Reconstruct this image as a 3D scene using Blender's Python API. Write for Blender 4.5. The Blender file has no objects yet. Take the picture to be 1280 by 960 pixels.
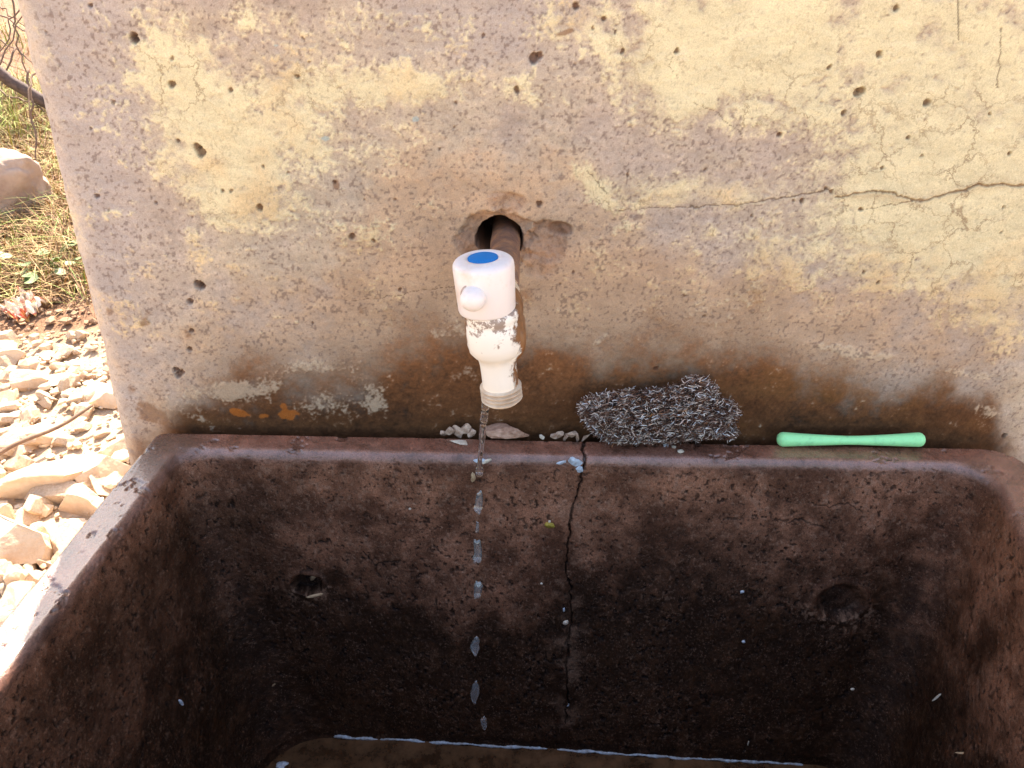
import bpy, bmesh, math, random
import numpy as np
from mathutils import Vector, Matrix

random.seed(7)
SC = bpy.context.scene
COL = SC.collection

# ------------------------------------------------------------------ camera
FPX, CAM_D, CAM_H = 1034.0, 0.56, 0.375          # focal length in px of a 1280 px wide frame, metres
_y, _p, _r = math.radians(2.0), math.radians(30.0), math.radians(2.2)
CF = np.array([math.sin(_y)*math.cos(_p), math.cos(_y)*math.cos(_p), -math.sin(_p)])
_R0 = np.array([math.cos(_y), -math.sin(_y), 0.0]); _U0 = np.cross(_R0, CF)
CR = math.cos(_r)*_R0 + math.sin(_r)*_U0
CU = -math.sin(_r)*_R0 + math.cos(_r)*_U0
CC = np.array([0.0, -CAM_D, CAM_H])
cam_data = bpy.data.cameras.new('camera'); cam_data.sensor_width = 36.0
cam_data.lens = 36.0*FPX/1280.0; cam_data.clip_start = 0.01; cam_data.clip_end = 500.0
cam = bpy.data.objects.new('camera', cam_data); COL.objects.link(cam)
cam.matrix_world = Matrix(((CR[0], CU[0], -CF[0], CC[0]), (CR[1], CU[1], -CF[1], CC[1]),
                           (CR[2], CU[2], -CF[2], CC[2]), (0, 0, 0, 1)))
SC.camera = cam

# ------------------------------------------------------------------ sky, sun, exposure
SUN_AZ, SUN_EL = math.radians(-9.5), math.radians(52.0)   # azimuth from +Y towards +X
SC.world = bpy.data.worlds.new('World'); SC.world.use_nodes = True
wn = SC.world.node_tree.nodes
sky = wn.new('ShaderNodeTexSky'); sky.sky_type = 'NISHITA'; sky.sun_disc = False
sky.sun_elevation = SUN_EL; sky.sun_rotation = SUN_AZ; sky.dust_density = 2.5; sky.air_density = 1.0
bg = wn['Background']; bg.inputs['Strength'].default_value = 0.15
SC.world.node_tree.links.new(sky.outputs['Color'], bg.inputs['Color'])
sun_data = bpy.data.lights.new('sun', 'SUN'); sun_data.energy = 5.0; sun_data.angle = math.radians(0.55)
sun_data.color = (1.0, 0.95, 0.87)
sun = bpy.data.objects.new('sun', sun_data); COL.objects.link(sun)
_sd = Vector((math.sin(SUN_AZ)*math.cos(SUN_EL), math.cos(SUN_AZ)*math.cos(SUN_EL), math.sin(SUN_EL)))
sun.rotation_euler = _sd.to_track_quat('Z', 'Y').to_euler(); sun.location = (-1, 3, 4)
vs = SC.view_settings; vs.view_transform = 'Standard'; vs.look = 'None'; vs.gamma = 1.0
vs.use_curve_mapping = False; vs.exposure = 1.95
vs.use_white_balance = True; vs.white_balance_temperature = 7400.0; vs.white_balance_tint = 11.0
SC.cycles.max_bounces = 8; SC.cycles.diffuse_bounces = 4; SC.cycles.transmission_bounces = 8
SC.cycles.use_denoising = True
SC.cycles.caustics_reflective = False; SC.cycles.caustics_refractive = False

# ------------------------------------------------------------------ geometry helpers
def unproj_y(u, v, Y):
    d = CF + (u-640)/FPX*CR - (v-480)/FPX*CU
    return CC + d*(Y-CC[1])/d[1]
def unproj_z(u, v, Z):
    d = CF + (u-640)/FPX*CR - (v-480)/FPX*CU
    return CC + d*(Z-CC[2])/d[2]
def project(P):
    q = P - CC; z = q@CF
    return 640+FPX*(q@CR)/z, 480-FPX*(q@CU)/z

_rng = np.random.RandomState(3)
_TAB = _rng.rand(65536).astype(np.float32)
def _h(ix, iy, iz):
    return _TAB[((ix*73856093) ^ (iy*19349663) ^ (iz*83492791)) & 65535]
def vnoise(x, y, z):
    xi = np.floor(x).astype(np.int64); yi = np.floor(y).astype(np.int64); zi = np.floor(z).astype(np.int64)
    fx, fy, fz = x-xi, y-yi, z-zi
    fx = fx*fx*(3-2*fx); fy = fy*fy*(3-2*fy); fz = fz*fz*(3-2*fz)
    def l(a, b, t): return a+(b-a)*t
    a = l(l(_h(xi, yi, zi), _h(xi+1, yi, zi), fx), l(_h(xi, yi+1, zi), _h(xi+1, yi+1, zi), fx), fy)
    b = l(l(_h(xi, yi, zi+1), _h(xi+1, yi, zi+1), fx), l(_h(xi, yi+1, zi+1), _h(xi+1, yi+1, zi+1), fx), fy)
    return l(a, b, fz)
def fbm(P, scale, octs=5, seed=0, rough=0.55):
    """about -1..1"""
    x, y, z = P[:, 0]*scale+seed*17.3, P[:, 1]*scale+seed*5.1, P[:, 2]*scale-seed*9.7
    s = np.zeros(len(P)); a = 1.0; t = 0
    for _ in range(octs):
        s += a*(vnoise(x, y, z)*2-1); t += a; a *= rough
        x, y, z = x*2.03+3.1, y*2.03+1.7, z*2.03+7.9
    return s/t*1.6
def sstep(a, b, x):
    t = np.clip((x-a)/(b-a), 0, 1); return t*t*(3-2*t)
def seg_dist(px, py, pts):
    """distance to a polyline and running parameter 0..1"""
    best = np.full(px.shape, 1e9); par = np.zeros(px.shape); n = len(pts)-1
    for i in range(n):
        ax, ay = pts[i]; bx, by = pts[i+1]; dx, dy = bx-ax, by-ay
        t = np.clip(((px-ax)*dx+(py-ay)*dy)/(dx*dx+dy*dy+1e-12), 0, 1)
        d = np.hypot(px-ax-t*dx, py-ay-t*dy); m = d < best
        best[m] = d[m]; par[m] = (i+t[m])/n
    return best, par

def link(o, parent=None):
    COL.objects.link(o)
    if parent is not None: o.parent = parent
    return o
def tag(o, label=None, cat=None, group=None, kind=None):
    if label: o['label'] = label
    if cat: o['category'] = cat
    if group: o['group'] = group
    if kind: o['kind'] = kind
    return o
def empty(name, loc, label, cat, group=None):
    o = bpy.data.objects.new(name, None); o.location = loc; o.empty_display_size = 0.02
    link(o); return tag(o, label, cat, group)
def np_mesh(name, V, Fq, mat, parent=None, smooth=True, ngons=(), attrs=None):
    me = bpy.data.meshes.new(name)
    V = np.asarray(V, np.float32); Fq = np.asarray(Fq, np.int32)
    k = Fq.shape[1] if len(Fq) else 4
    nl = Fq.size + sum(len(g) for g in ngons); nf = len(Fq)+len(ngons)
    me.vertices.add(len(V)); me.vertices.foreach_set('co', V.ravel())
    me.loops.add(nl); me.polygons.add(nf)
    idx = np.concatenate([Fq.ravel()]+[np.asarray(g, np.int32) for g in ngons]) if ngons else Fq.ravel()
    me.loops.foreach_set('vertex_index', idx)
    st = np.concatenate([np.arange(len(Fq))*k, len(Fq)*k+np.cumsum([0]+[len(g) for g in ngons])[:-1]]) if ngons else np.arange(len(Fq))*k
    me.polygons.foreach_set('loop_start', st.astype(np.int32))
    me.update(calc_edges=True); me.validate()
    me.polygons.foreach_set('use_smooth', np.full(nf, smooth))
    for an, arr in (attrs or {}).items():
        if arr.ndim == 2:
            a = me.attributes.new(an, 'FLOAT_COLOR', 'POINT')
            c = np.ones((len(V), 4), np.float32); c[:, :3] = arr; a.data.foreach_set('color', c.ravel())
        else:
            a = me.attributes.new(an, 'FLOAT', 'POINT'); a.data.foreach_set('value', arr.astype(np.float32))
    me.materials.append(mat)
    o = bpy.data.objects.new(name, me)
    return link(o, parent)
def bm_obj(name, bm, mat, parent=None, smooth=True):
    me = bpy.data.meshes.new(name); bm.to_mesh(me); bm.free()
    me.polygons.foreach_set('use_smooth', [smooth]*len(me.polygons))
    me.materials.append(mat)
    return link(bpy.data.objects.new(name, me), parent)
def lathe(bm, prof, axis_mat, n=48):
    """prof: list of (radius, height); axis_mat maps local z-up to place"""
    rings = []
    for r, h in prof:
        if r < 1e-6: rings.append([bm.verts.new(axis_mat @ Vector((0, 0, h)))])
        else: rings.append([bm.verts.new(axis_mat @ Vector((r*math.cos(2*math.pi*i/n), r*math.sin(2*math.pi*i/n), h))) for i in range(n)])
    for a, b in zip(rings, rings[1:]):
        for i in range(n):
            j = (i+1) % n
            if len(a) == 1 and len(b) == 1: continue
            if len(a) == 1: bm.faces.new((a[0], b[j], b[i]))
            elif len(b) == 1: bm.faces.new((a[i], a[j], b[0]))
            else: bm.faces.new((a[i], a[j], b[j], b[i]))
def tube(bm, pts, rads, n=8, cap=True):
    pts = [Vector(p) for p in pts]; rings = []; ref = Vector((0, 0, 1))
    for i, p in enumerate(pts):
        t = (pts[min(i+1, len(pts)-1)]-pts[max(i-1, 0)]).normalized()
        a = t.cross(ref)
        if a.length < 0.1: a = t.cross(Vector((1, 0, 0)))
        a.normalize(); b = t.cross(a)
        rings.append([bm.verts.new(p+(a*math.cos(2*math.pi*k/n)+b*math.sin(2*math.pi*k/n))*rads[i]) for k in range(n)])
    for a, b in zip(rings, rings[1:]):
        for k in range(n): bm.faces.new((a[k], a[(k+1) % n], b[(k+1) % n], b[k]))
    if cap:
        bm.faces.new(rings[0][::-1]); bm.faces.new(rings[-1])

# ------------------------------------------------------------------ material helpers
class NT:
    def __init__(s, name):
        s.m = bpy.data.materials.new(name); s.m.use_nodes = True
        s.t = s.m.node_tree; s.b = s.t.nodes['Principled BSDF']
    def n(s, typ, **kw):
        nd = s.t.nodes.new(typ)
        for k, v in kw.items(): setattr(nd, k, v)
        return nd
    def l(s, a, b): s.t.links.new(a, b)
    def noise(s, scale, detail=6, rough=0.6, vec=None, dist=0.0):
        nd = s.n('ShaderNodeTexNoise'); nd.inputs['Scale'].default_value = scale
        nd.inputs['Detail'].default_value = detail; nd.inputs['Roughness'].default_value = rough
        nd.inputs['Distortion'].default_value = dist
        if vec is None: vec = s.coord()
        s.l(vec, nd.inputs['Vector']); return nd.outputs['Fac']
    def coord(s):
        if not hasattr(s, '_c'): s._c = s.n('ShaderNodeTexCoord').outputs['Object']
        return s._c
    def ramp(s, fac, *stops):
        nd = s.n('ShaderNodeValToRGB'); e = nd.color_ramp.elements
        while len(e) < len(stops): e.new(0.5)
        for el, (p, c) in zip(e, stops):
            el.position = p; el.color = (c[0], c[1], c[2], 1) if hasattr(c, '__len__') else (c, c, c, 1)
        s.l(fac, nd.inputs['Fac']); return nd.outputs['Color']
    def mix(s, fac, a, b, mode='MIX'):
        nd = s.n('ShaderNodeMix', data_type='RGBA', blend_type=mode)
        for sock, v in ((nd.inputs['Factor'], fac), (nd.inputs['A'], a), (nd.inputs['B'], b)):
            if hasattr(v, 'links') or hasattr(v, 'is_linked'): s.l(v, sock)
            elif hasattr(v, '__len__'): sock.default_value = (v[0], v[1], v[2], 1)
            else: sock.default_value = v
        return nd.outputs['Result']
    def math(s, op, a, b=0.0, c=None):
        nd = s.n('ShaderNodeMath', operation=op)
        for i, v in enumerate((a, b) if c is None else (a, b, c)):
            if hasattr(v, 'is_linked'): s.l(v, nd.inputs[i])
            else: nd.inputs[i].default_value = v
        return nd.outputs['Value']
    def attr(s, name, out='Fac'):
        nd = s.n('ShaderNodeAttribute'); nd.attribute_name = name; return nd.outputs[out]
    def bump(s, h, strength, dist, prev=None):
        nd = s.n('ShaderNodeBump'); nd.inputs['Strength'].default_value = strength
        nd.inputs['Distance'].default_value = dist; s.l(h, nd.inputs['Height'])
        if prev is not None: s.l(prev, nd.inputs['Normal'])
        s.l(nd.outputs['Normal'], s.b.inputs['Normal']); return nd.outputs['Normal']
    def set(s, **kw):
        for k, v in kw.items():
            sock = s.b.inputs[k.replace('_', ' ')]
            if hasattr(v, 'is_linked'): s.l(v, sock)
            elif hasattr(v, '__len__'): sock.default_value = (v[0], v[1], v[2], 1)
            else: sock.default_value = v
        return s

def simple_mat(name, c1, c2, scale, rough=0.7, bump=0.3, dist=0.001, **kw):
    m = NT(name); f = m.noise(scale, 7, 0.62)
    m.set(Base_Color=m.mix(m.ramp(f, (0.35, 0.0), (0.65, 1.0)), c1, c2), Roughness=rough, **kw)
    m.bump(m.noise(scale*3, 6), bump, dist)
    return m.m

# ------------------------------------------------------------------ ground height
GZ = -0.70
def ground_h(x, y):
    x = np.asarray(x, float); y = np.asarray(y, float)
    d = np.clip(y-1.7, 0, None)
    far = np.clip(y-9, 0, None)
    und = 0.035*np.sin(x*2.1+1)*np.cos(y*1.7)+0.02*np.sin(x*5.3+y*4.1)
    return GZ + 0.16*d - 0.13*far*(far > 0) + und*sstep(0.3, 1.2, np.abs(x)+np.abs(y)*0.5)
def ground_at(u, v):
    d = CF + (u-640)/FPX*CR - (v-480)/FPX*CU
    t = np.linspace(0.5, 20, 4000); P = CC+t[:, None]*d
    below = P[:, 2] < ground_h(P[:, 0], P[:, 1])
    return P[np.argmax(below)] if below.any() else P[-1]

# ================================================================== CONCRETE WALL
YW = 0.014                         # plane of the wall face
XL, XR, THK, ZT = -0.305, 1.25, 0.17, 1.15
def W(u, v):
    p = unproj_y(u, v, YW); return p[0], p[2]
def build_wall():
    RC = 0.016
    # loop parameter: left side (back->front), corner, front, corner, right side, back
    loop = []          # x, y, nx, ny
    for y in np.linspace(YW+THK, YW+RC, 40, endpoint=False): loop.append((XL, y, -1, 0))
    for a in np.linspace(0, math.pi/2, 34, endpoint=False):
        loop.append((XL+RC-RC*math.cos(a), YW+RC-RC*math.sin(a), -math.cos(a), -math.sin(a)))
    for x in np.linspace(XL+RC, 0.52, 1130, endpoint=False): loop.append((x, YW, 0, -1))
    for x in np.linspace(0.52, XR-RC, 230): loop.append((x, YW, 0, -1))
    for y in np.linspace(YW+0.01, YW+THK, 10): loop.append((XR, y, 1, 0))
    for x in np.linspace(XR-0.03, XL+0.03, 30): loop.append((x, YW+THK+0.001, 0, 1))
    L = np.array(loop); n = len(L)
    zs = np.concatenate([np.linspace(GZ-0.1, -0.05, 110, endpoint=False), np.linspace(-0.05, 0.40, 630, endpoint=False), np.linspace(0.40, ZT, 230)])
    m = len(zs)
    P = np.zeros((m, n, 3)); P[:, :, 0] = L[:, 0]; P[:, :, 1] = L[:, 1]; P[:, :, 2] = zs[:, None]
    N = np.zeros((m, n, 3)); N[:, :, 0] = L[:, 2]; N[:, :, 1] = L[:, 3]
    P = P.reshape(-1, 3); N = N.reshape(-1, 3)
    u, v = project(np.where((P[:, 1:2] < YW+0.03) & (np.abs(P[:, 2:3]-0.2) < 0.6), P, np.array([0.2, YW, 0.2])))
    # the pattern is laid out on the wall face (x, z); u, v are that face's chart
    front = (P[:, 1] < YW+0.03)
    n1 = fbm(P, 9, 5, 1); n2 = fbm(P, 26, 5, 2); n3 = fbm(P, 75, 5, 3); n4 = fbm(P, 220, 4, 4); n5 = fbm(P, 600, 2, 5)
    Ps = P.copy(); Ps[:, 0] *= 0.35
    ns = fbm(Ps, 120, 4, 6)                                    # horizontal trowel drag
    def blob(cx, cy, rx, ry, a=1.0, rot=0.0):
        c, s = math.cos(math.radians(rot)), math.sin(math.radians(rot))
        dx, dy = u-cx, v-cy; X = (dx*c+dy*s)/rx; Y = (-dx*s+dy*c)/ry
        return a*np.exp(-(X*X+Y*Y)**1.3)
    def soft(field, ragged, w=0.12, th=0.5): return sstep(th-w, th+w, field+ragged)
    # ---- colours, linear albedo
    cream = np.array([0.70, 0.61, 0.385]); cream2 = np.array([0.66, 0.50, 0.28]); mauve = np.array([0.455, 0.365, 0.30])
    pale = np.array([0.425, 0.36, 0.325]); tan = np.array([0.395, 0.268, 0.175]); brown = np.array([0.118, 0.043, 0.015])
    dark = np.array([0.052, 0.023, 0.010]); white = np.array([0.58, 0.455, 0.32])
    beige = np.array([0.50, 0.405, 0.295])
    bk_ = sstep(-0.6, 0.7, n1+0.5*n2+0.4*n3)[:, None]
    col = (mauve*(1-bk_)+beige*bk_)*(1+0.14*n2[:, None]+0.16*n4[:, None]+0.08*n5[:, None])
    def lay(c, mask): 
        nonlocal col
        col = col*(1-mask[:, None]) + (c if c.ndim == 2 else c[None])*mask[:, None]
    lay(pale, soft(blob(90, 250, 110, 420)+blob(640, 10, 260, 90, .5)+0.10, 0.45*n1+0.35*n3, 0.4))
    # warm tan around the hole and down the middle
    tw = (blob(640, 300, 210, 150, .8)+blob(520, 250, 110, 70, .35)+blob(650, 420, 420, 90, .75)+blob(1000, 400, 330, 70, .5)
          + sstep(230, 560, v)*0.42)
    lay(tan*1.3*(1+0.15*n3[:, None]), 0.9*soft(tw, 0.30*n2+0.22*n3+0.12*n4, 0.38, 0.62))
    # ---- cream paint
    pf = (blob(215, 85, 66, 62, 0.95)+blob(265, 160, 70, 55, 0.95)+blob(360, 115, 80, 40, .5)+blob(480, 108, 110, 24, .9)+blob(335, 25, 50, 40, .55)
          + blob(360, 190, 120, 45, .62)+blob(300, 235, 80, 40, .65)+blob(440, 30, 60, 40, .30)+blob(560, 30, 90, 30, .35)+blob(330, 270, 100, 22, .5)
          + blob(480, 300, 60, 22, .35)+blob(700, 35, 50, 26, .35)+blob(655, 120, 42, 36, .55)+blob(820, 60, 120, 80, .85)+blob(930, 110, 120, 70, .60)
          + blob(960, 30, 140, 70, .75)+blob(1180, 110, 170, 180, 1.15)+blob(1260, 260, 110, 120, .8)+blob(850, 240, 130, 24, .66)+blob(1080, 310, 200, 60, .60)
          + blob(1130, 230, 130, 60, .5)+blob(740, 225, 14, 46, .7, -38)+blob(540, 265, 40, 20, .3)+blob(180, 440, 22, 60, .4)+blob(150, 480, 14, 90, .4)
          + blob(870, 135, 60, 18, .45, 35)+blob(740, 330, 40, 30, .25)+blob(1260, 400, 70, 120, .5)
          - blob(620, 300, 100, 75, .6)-blob(1060, 60, 22, 110, .42)-blob(740, 90, 34, 46, .45)-blob(790, 30, 20, 26, .35)-blob(910, 150, 55, 40, .32, 35)
          - blob(880, 190, 120, 26, .32)-blob(640, 70, 90, 60, .3)-blob(370, 215, 60, 22, .25)-blob(320, 135, 22, 18, .5)-blob(680, 175, 90, 40, .5) - 0.7*sstep(400, 470, v))
    pm = soft(pf, 0.30*n2+0.34*n3+0.40*n4+0.28*n5+0.22*ns, 0.26, 0.50)*front
    wear = sstep(-0.7, 0.5, 0.7*n1+0.7*n3+0.6*n4+0.4*ns+1.5*np.clip(pf-0.75, 0, .5))
    pm *= 0.35+0.65*wear
    cr = cream*(1+0.06*n3[:, None]); cr2 = cream2*(1+0.1*n2[:, None])
    warm = soft(blob(355, 60, 45, 50, .6)+blob(330, 255, 40, 22, .6)+blob(350, 200, 150, 60, .3)+blob(720, 12, 22, 30, .6)+blob(900, 245, 260, 22, .3)+sstep(230, 380, v)*.6+blob(480, 110, 90, 30, .25), 0.45*n2+0.2*n3, 0.3)
    lay(cr*(1-warm[:, None])+cr2*warm[:, None], pm*0.86)
    thin = sstep(-0.1, 0.8, pf+0.5*n3)*(1-pm)*0.2; lay(cream2, thin*front)
    col = col*(1+0.10*ns+0.05*fbm(Ps, 420, 3, 12))[:, None]
    # ---- damp band above the basin
    top = np.interp(u, [100, 200, 240, 300, 420, 540, 600, 650, 760, 860, 930, 1000, 1080, 1180, 1235, 1262, 1290], [620, 560, 505, 468, 452, 425, 402, 405, 420, 418, 424, 438, 452, 470, 484, 560, 640])
    dm = sstep(-42, 52, v-top+n1*26+n2*40+n3*20+n4*12)*front
    mid = sstep(-120, 10, v-top+n2*60+n1*40+n3*20)*front*0.50
    lay(tan*0.85*(1+0.2*n3[:, None]), mid)
    dcol = brown*np.clip(1.40+0.70*n2[:, None]+0.65*n3[:, None]+0.6*n4[:, None]+0.4*n5[:, None], .25, 4)
    lay(dcol, dm*0.94)
    low = sstep(440, 545, v+n1*20+n2*26+n3*12)*dm
    lay(dark*(1.2+0.5*n3[:, None]), low*0.66)
    och = soft(blob(1100, 490, 120, 22, .6)+blob(980, 480, 120, 25, .5), 0.5*n2+0.3*n3, 0.3)*dm
    lay(np.array([0.20, 0.095, 0.034]), och*0.35)
    # ---- efflorescence and flakes inside the damp band
    wf = (blob(300, 490, 42, 13, .65)+blob(330, 478, 40, 10, .4)+blob(420, 505, 46, 18, .45)+blob(395, 458, 60, 12, .55)+blob(470, 498, 17, 26, .6, -30)+blob(282, 488, 18, 10, .4)
          + blob(565, 415, 40, 10, .4)+blob(590, 465, 30, 14, .33)+blob(1060, 440, 26, 8, .7, 12)+blob(1028, 436, 14, 6, .6)+blob(1105, 446, 14, 6, .6)+blob(1215, 468, 40, 6, .55, 8)
          + blob(752, 423, 16, 5, .7, -35)+blob(1240, 515, 30, 8, .5, 15)+blob(230, 500, 30, 25, .4)+blob(960, 390, 200, 20, .22))
    wm = soft(wf, 0.30*n3+0.34*n4+0.20*n5, 0.22, 0.50)*front; lay(white*(1+.1*n4[:, None]), wm*0.6)
    om = soft(blob(298, 516, 13, 5, 1, 15)+blob(360, 519, 16, 7, .9)+blob(330, 520, 9, 4, .8)+blob(355, 507, 8, 5, .6), 0.3*n4+.2*n3, 0.1, .5)*front
    lay(np.array([0.42, 0.125, 0.025]), om*0.85)
    bm_ = soft(blob(190, 515, 26, 13, .9, 25)+blob(165, 487, 9, 8, .5)+blob(185, 400, 14, 16, .5)+blob(420, 230, 5, 8, .9)+blob(708, 40, 14, 5, .9, -15)+blob(240, 415, 12, 14, .4)
               + blob(445, 385, 20, 12, .4)+blob(138, 390, 10, 10, .45), 0.35*n3+0.25*n4, 0.15, .5)*front
    lay(np.array([0.235, 0.13, 0.075]), bm_*0.8)
    bl = soft(blob(407, 173, 6, 3.5, 1)+blob(520, 149, 5, 4, 1)+blob(345, 57, 4, 2, .7), 0.2*n4, 0.1, .5)*front
    lay(np.array([0.33, 0.42, 0.42]), bl*0.75)
    # ---- dark speckle of the bare plaster
    sp = sstep(0.45, 0.80, fbm(P, 520, 2, 8)+0.30*n3-0.25*pm+0.05)*front
    sp = sp*(1-dm); lay(np.array([0.16, 0.105, 0.085]), sp*0.60*(1-0.5*pm))
    sp2 = sstep(0.42, 0.75, fbm(P, 400, 4, 9)+0.2*n2+0.25*(1-pm))*front
    lay(np.array([0.23, 0.16, 0.135]), sp2*0.17*(1-dm))
    # ---- relief
    h = 0.0012*n1+0.0006*n2+0.00035*n3+0.0002*n4+0.00012*n5+0.00025*ns*(1-pm)+0.00035*pm+0.0003*wm
    hole_x, hole_z = W(625, 303); X = P[:, 0]; Z = P[:, 2]
    # chipped bowl round the pipe hole
    rug = fbm(P, 110, 4, 11); facet = np.round(rug*2.5+0.4*n3)/2.5
    def chipshape(cx, cz, rx, rz, edge=0.12):
        q = np.hypot((X-hole_x-cx)/rx, (Z-hole_z-cz)/rz)*(1+0.22*n2+0.16*n3+0.05*n4)
        return sstep(1.0, 1.0-edge, q), q
    b0, q0 = chipshape(-0.006, 0.001, 0.031, 0.026, 0.22)
    b1_, q1 = chipshape(0.034, 0.000, 0.017, 0.017, 0.30)
    b2_, q2 = chipshape(0.044, 0.011, 0.010, 0.006, 0.4)
    b3_, q3 = chipshape(0.004, 0.030, 0.019, 0.009, 0.35)
    b4_, q4 = chipshape(0.030, -0.018, 0.016, 0.012, 0.5)
    dish = 0.0022*b0+0.0105*np.clip(1-q0, 0, 1)*1.2+(0.0022+0.0045*np.clip(1-q1, 0, 1))*b1_+0.0030*b2_+(0.0007+0.0020*np.clip(1-q3, 0, 1))*b3_+0.0016*b4_
    h -= (dish*(1+0.22*facet))*front
    cav = np.clip(b0+b1_+b2_+b3_*.8+b4_*.8, 0, 1)*front
    h += 0.0022*(rug+0.5*facet)*cav
    bowl = b0; chip = b1_; chip2 = b3_
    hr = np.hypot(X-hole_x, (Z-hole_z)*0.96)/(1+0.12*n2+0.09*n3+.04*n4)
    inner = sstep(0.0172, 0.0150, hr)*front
    h -= inner*0.075
    cavc = cav
    lay(np.array([0.37, 0.225, 0.150])*(1+0.35*rug[:, None]+0.2*n4[:, None]), cavc*0.62); lay(np.array([0.17, 0.09, 0.06]), np.clip(b2_+0.5*b1_*(facet < -0.3), 0, 1)*front*0.6)
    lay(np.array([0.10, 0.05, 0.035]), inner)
    rust = np.exp(-(((X-hole_x-0.012)/0.012)**2+((Z-hole_z-0.022)/0.012)**2))*front*0.5
    
    # pits (air bubbles)
    pits = [(667,73,7),(674,69,5),(646,112,4.5),(1072,115,6),(1078,112,5),(1158,128,5.5),(1055,140,4),(975,169,4),(251,190,7),(246,184,5),(325,259,5.5),(167,45,6),(168,49,6),(215,105,5),
            (1237,143,3),(1262,192,3.5),(1254,258,2.5),(1003,252,4),(1076,262,3),(1040,240,3.5),(1032,236,2.5),(674,255,4.5),(881,212,2.5),(785,219,2.5),(248,357,8),(252,359,6),
            (238,378,5.5),(220,463,5),(223,469,6),(227,466,5),(237,436,4.5),(240,413,4),(440,295,4.5),(468,300,3.5),(372,95,3.5),(290,238,2.5),(279,238,3),(121,245,3.5),(195,253,2.5),(820,461,3.5),
            (1255,545,4),(720,8,4.5),(754,23,3.5),(778,64,3.5),(846,63,3.5),(718,80,2),(1120,10,4),(1098,68,4.5),(1037,84,3),(216,72,2.5),(222,176,3),(550,187,2.5),(494,249,2.5),(456,250,2),(379,48,2.5),
            (604,44,2.5),(569,129,2.5),(289,113,3),(360,216,2),(240,272,2),(136,262,2),(1080,340,3),(1098,352,3),(993,252,2.5),(940,270,2.5),(716,341,2),(700,355,2),(880,395,2.5),(856,370,2),(500,363,3),(390,405,2.5),
            (418,228,3),(329,207,2.5),(1152,195,2.5),(1135,172,3),(1102,210,2.5),(1250,290,2),(113,6,3),(57,40,2),(114,160,2.5),(142,128,2.5),(768,40,2.5),(741,35,2.5)]
    rr_ = random.Random(5)
    pits += [(rr_.uniform(60, 1280), rr_.uniform(0, 500), rr_.uniform(0.9, 1.9)) for _ in range(150)]
    pitmask = np.zeros(len(P))
    fr_idx = np.where(front & (P[:, 2] > -0.05) & (P[:, 2] < 0.45))[0]
    Xf, Zf = X[fr_idx]+0.0009*n4[fr_idx]+.0005*n5[fr_idx], Z[fr_idx]+0.0009*n3[fr_idx]+.0005*n5[fr_idx]
    for (a, b, r) in pits:
        px, pz = W(a, b); r = r*(0.00040 if r > 5 else 0.00043)
        if px < XL+0.012: continue
        m1 = (np.abs(Xf-px) < r*3) & (np.abs(Zf-pz) < r*3)
        d = np.hypot(Xf[m1]-px, (Zf[m1]-pz)*0.9)/r
        k = sstep(1.25, 0.75, d); ii = fr_idx[m1]
        pitmask[ii] = np.maximum(pitmask[ii], k*min(1, r/0.0013))
        h[ii] -= k*r*1.6*(r > 0.0008)
        h[ii] += 0.0
    lay(np.array([0.14, 0.064, 0.040]), np.clip(pitmask, 0, 1)*0.75)
    # long crack on the right with its lower branch, and scratches
    def pl(pts): return [W(*q) for q in pts]
    Xw = X+0.0016*n3+0.0009*n4; Zw = Z+0.0022*n3+0.0012*n4
    crk = np.zeros(len(P))
    for pts, w0, w1, dp in [
        ([(775,262),(820,260),(860,261),(905,256),(960,251),(1000,246),(1035,239)], .00025, .0007, .0008),
        ([(1045,246),(1075,240),(1110,240),(1145,249),(1172,246),(1195,238),(1222,232),(1255,232),(1290,229)], .0007, .0011, .0018),
        ([(1075,263),(1105,258),(1145,249)], .0003, .0005, .0006),
        ([(845,62),(838,80),(850,100)], .0002, .0002, .0003),
        ([(1197,-5),(1198,50)], .0006, .0004, .0006), ([(1251,35),(1248,110)], .0004, .0003, .0005),
        ([(760,240),(735,212)], .0006, .0003, .0004), ([(870,125),(930,170)], .0004, .0003, .0003),
        ([(430,378),(470,372),(540,362),(600,352)], .0003, .0002, .0004)]:
        d, t = seg_dist(Xw if pts[0][0] != 1197 else X, Zw if pts[0][0] != 1197 else Z, pl(pts))
        w = w0+(w1-w0)*t; k = sstep(1.6, 0.5, d/w/0.75)*front
        crk = np.maximum(crk, k); h -= k*dp
        h += 0.0005*np.exp(-(d/0.003)**2)*(dp > .0015)*.7*front
    lay(np.array([0.10, 0.055, 0.032]), crk*0.72)
    st = np.exp(-(seg_dist(Xw, Zw, pl([(1045,240),(1145,249),(1222,232),(1290,229)]))[0]/0.0035)**2)*front
    lay(np.array([0.36, 0.21, 0.12]), st*0.28)
    # uneven arris on the left, sunlight on the bevel painted in paler
    ar = np.exp(-((X-XL-0.006)/0.010)**2)*front
    lay(np.array([0.60, 0.50, 0.40]), ar*0.55*sstep(-.6, .5, n3+.5*n2))
    h += -0.004*ar*np.clip(n2, 0, 1)+0.0025*n1*ar
    V = P+N*h[:, None]
    col = np.clip(col, 0.01, 0.78)
    i, j = np.meshgrid(np.arange(m-1), np.arange(n), indexing='ij'); j2 = (j+1) % n
    Fq = np.stack([i*n+j, i*n+j2, (i+1)*n+j2, (i+1)*n+j], -1).reshape(-1, 4)
    mt = NT('painted_plaster')
    c = mt.attr('tone', 'Color'); pa = mt.attr('paint'); da = mt.attr('damp')
    fine = mt.noise(1100, 4, 0.75); c = mt.mix(0.8, c, mt.ramp(fine, (0.2, 0.62), (0.8, 1.38)), 'MULTIPLY')
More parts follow.
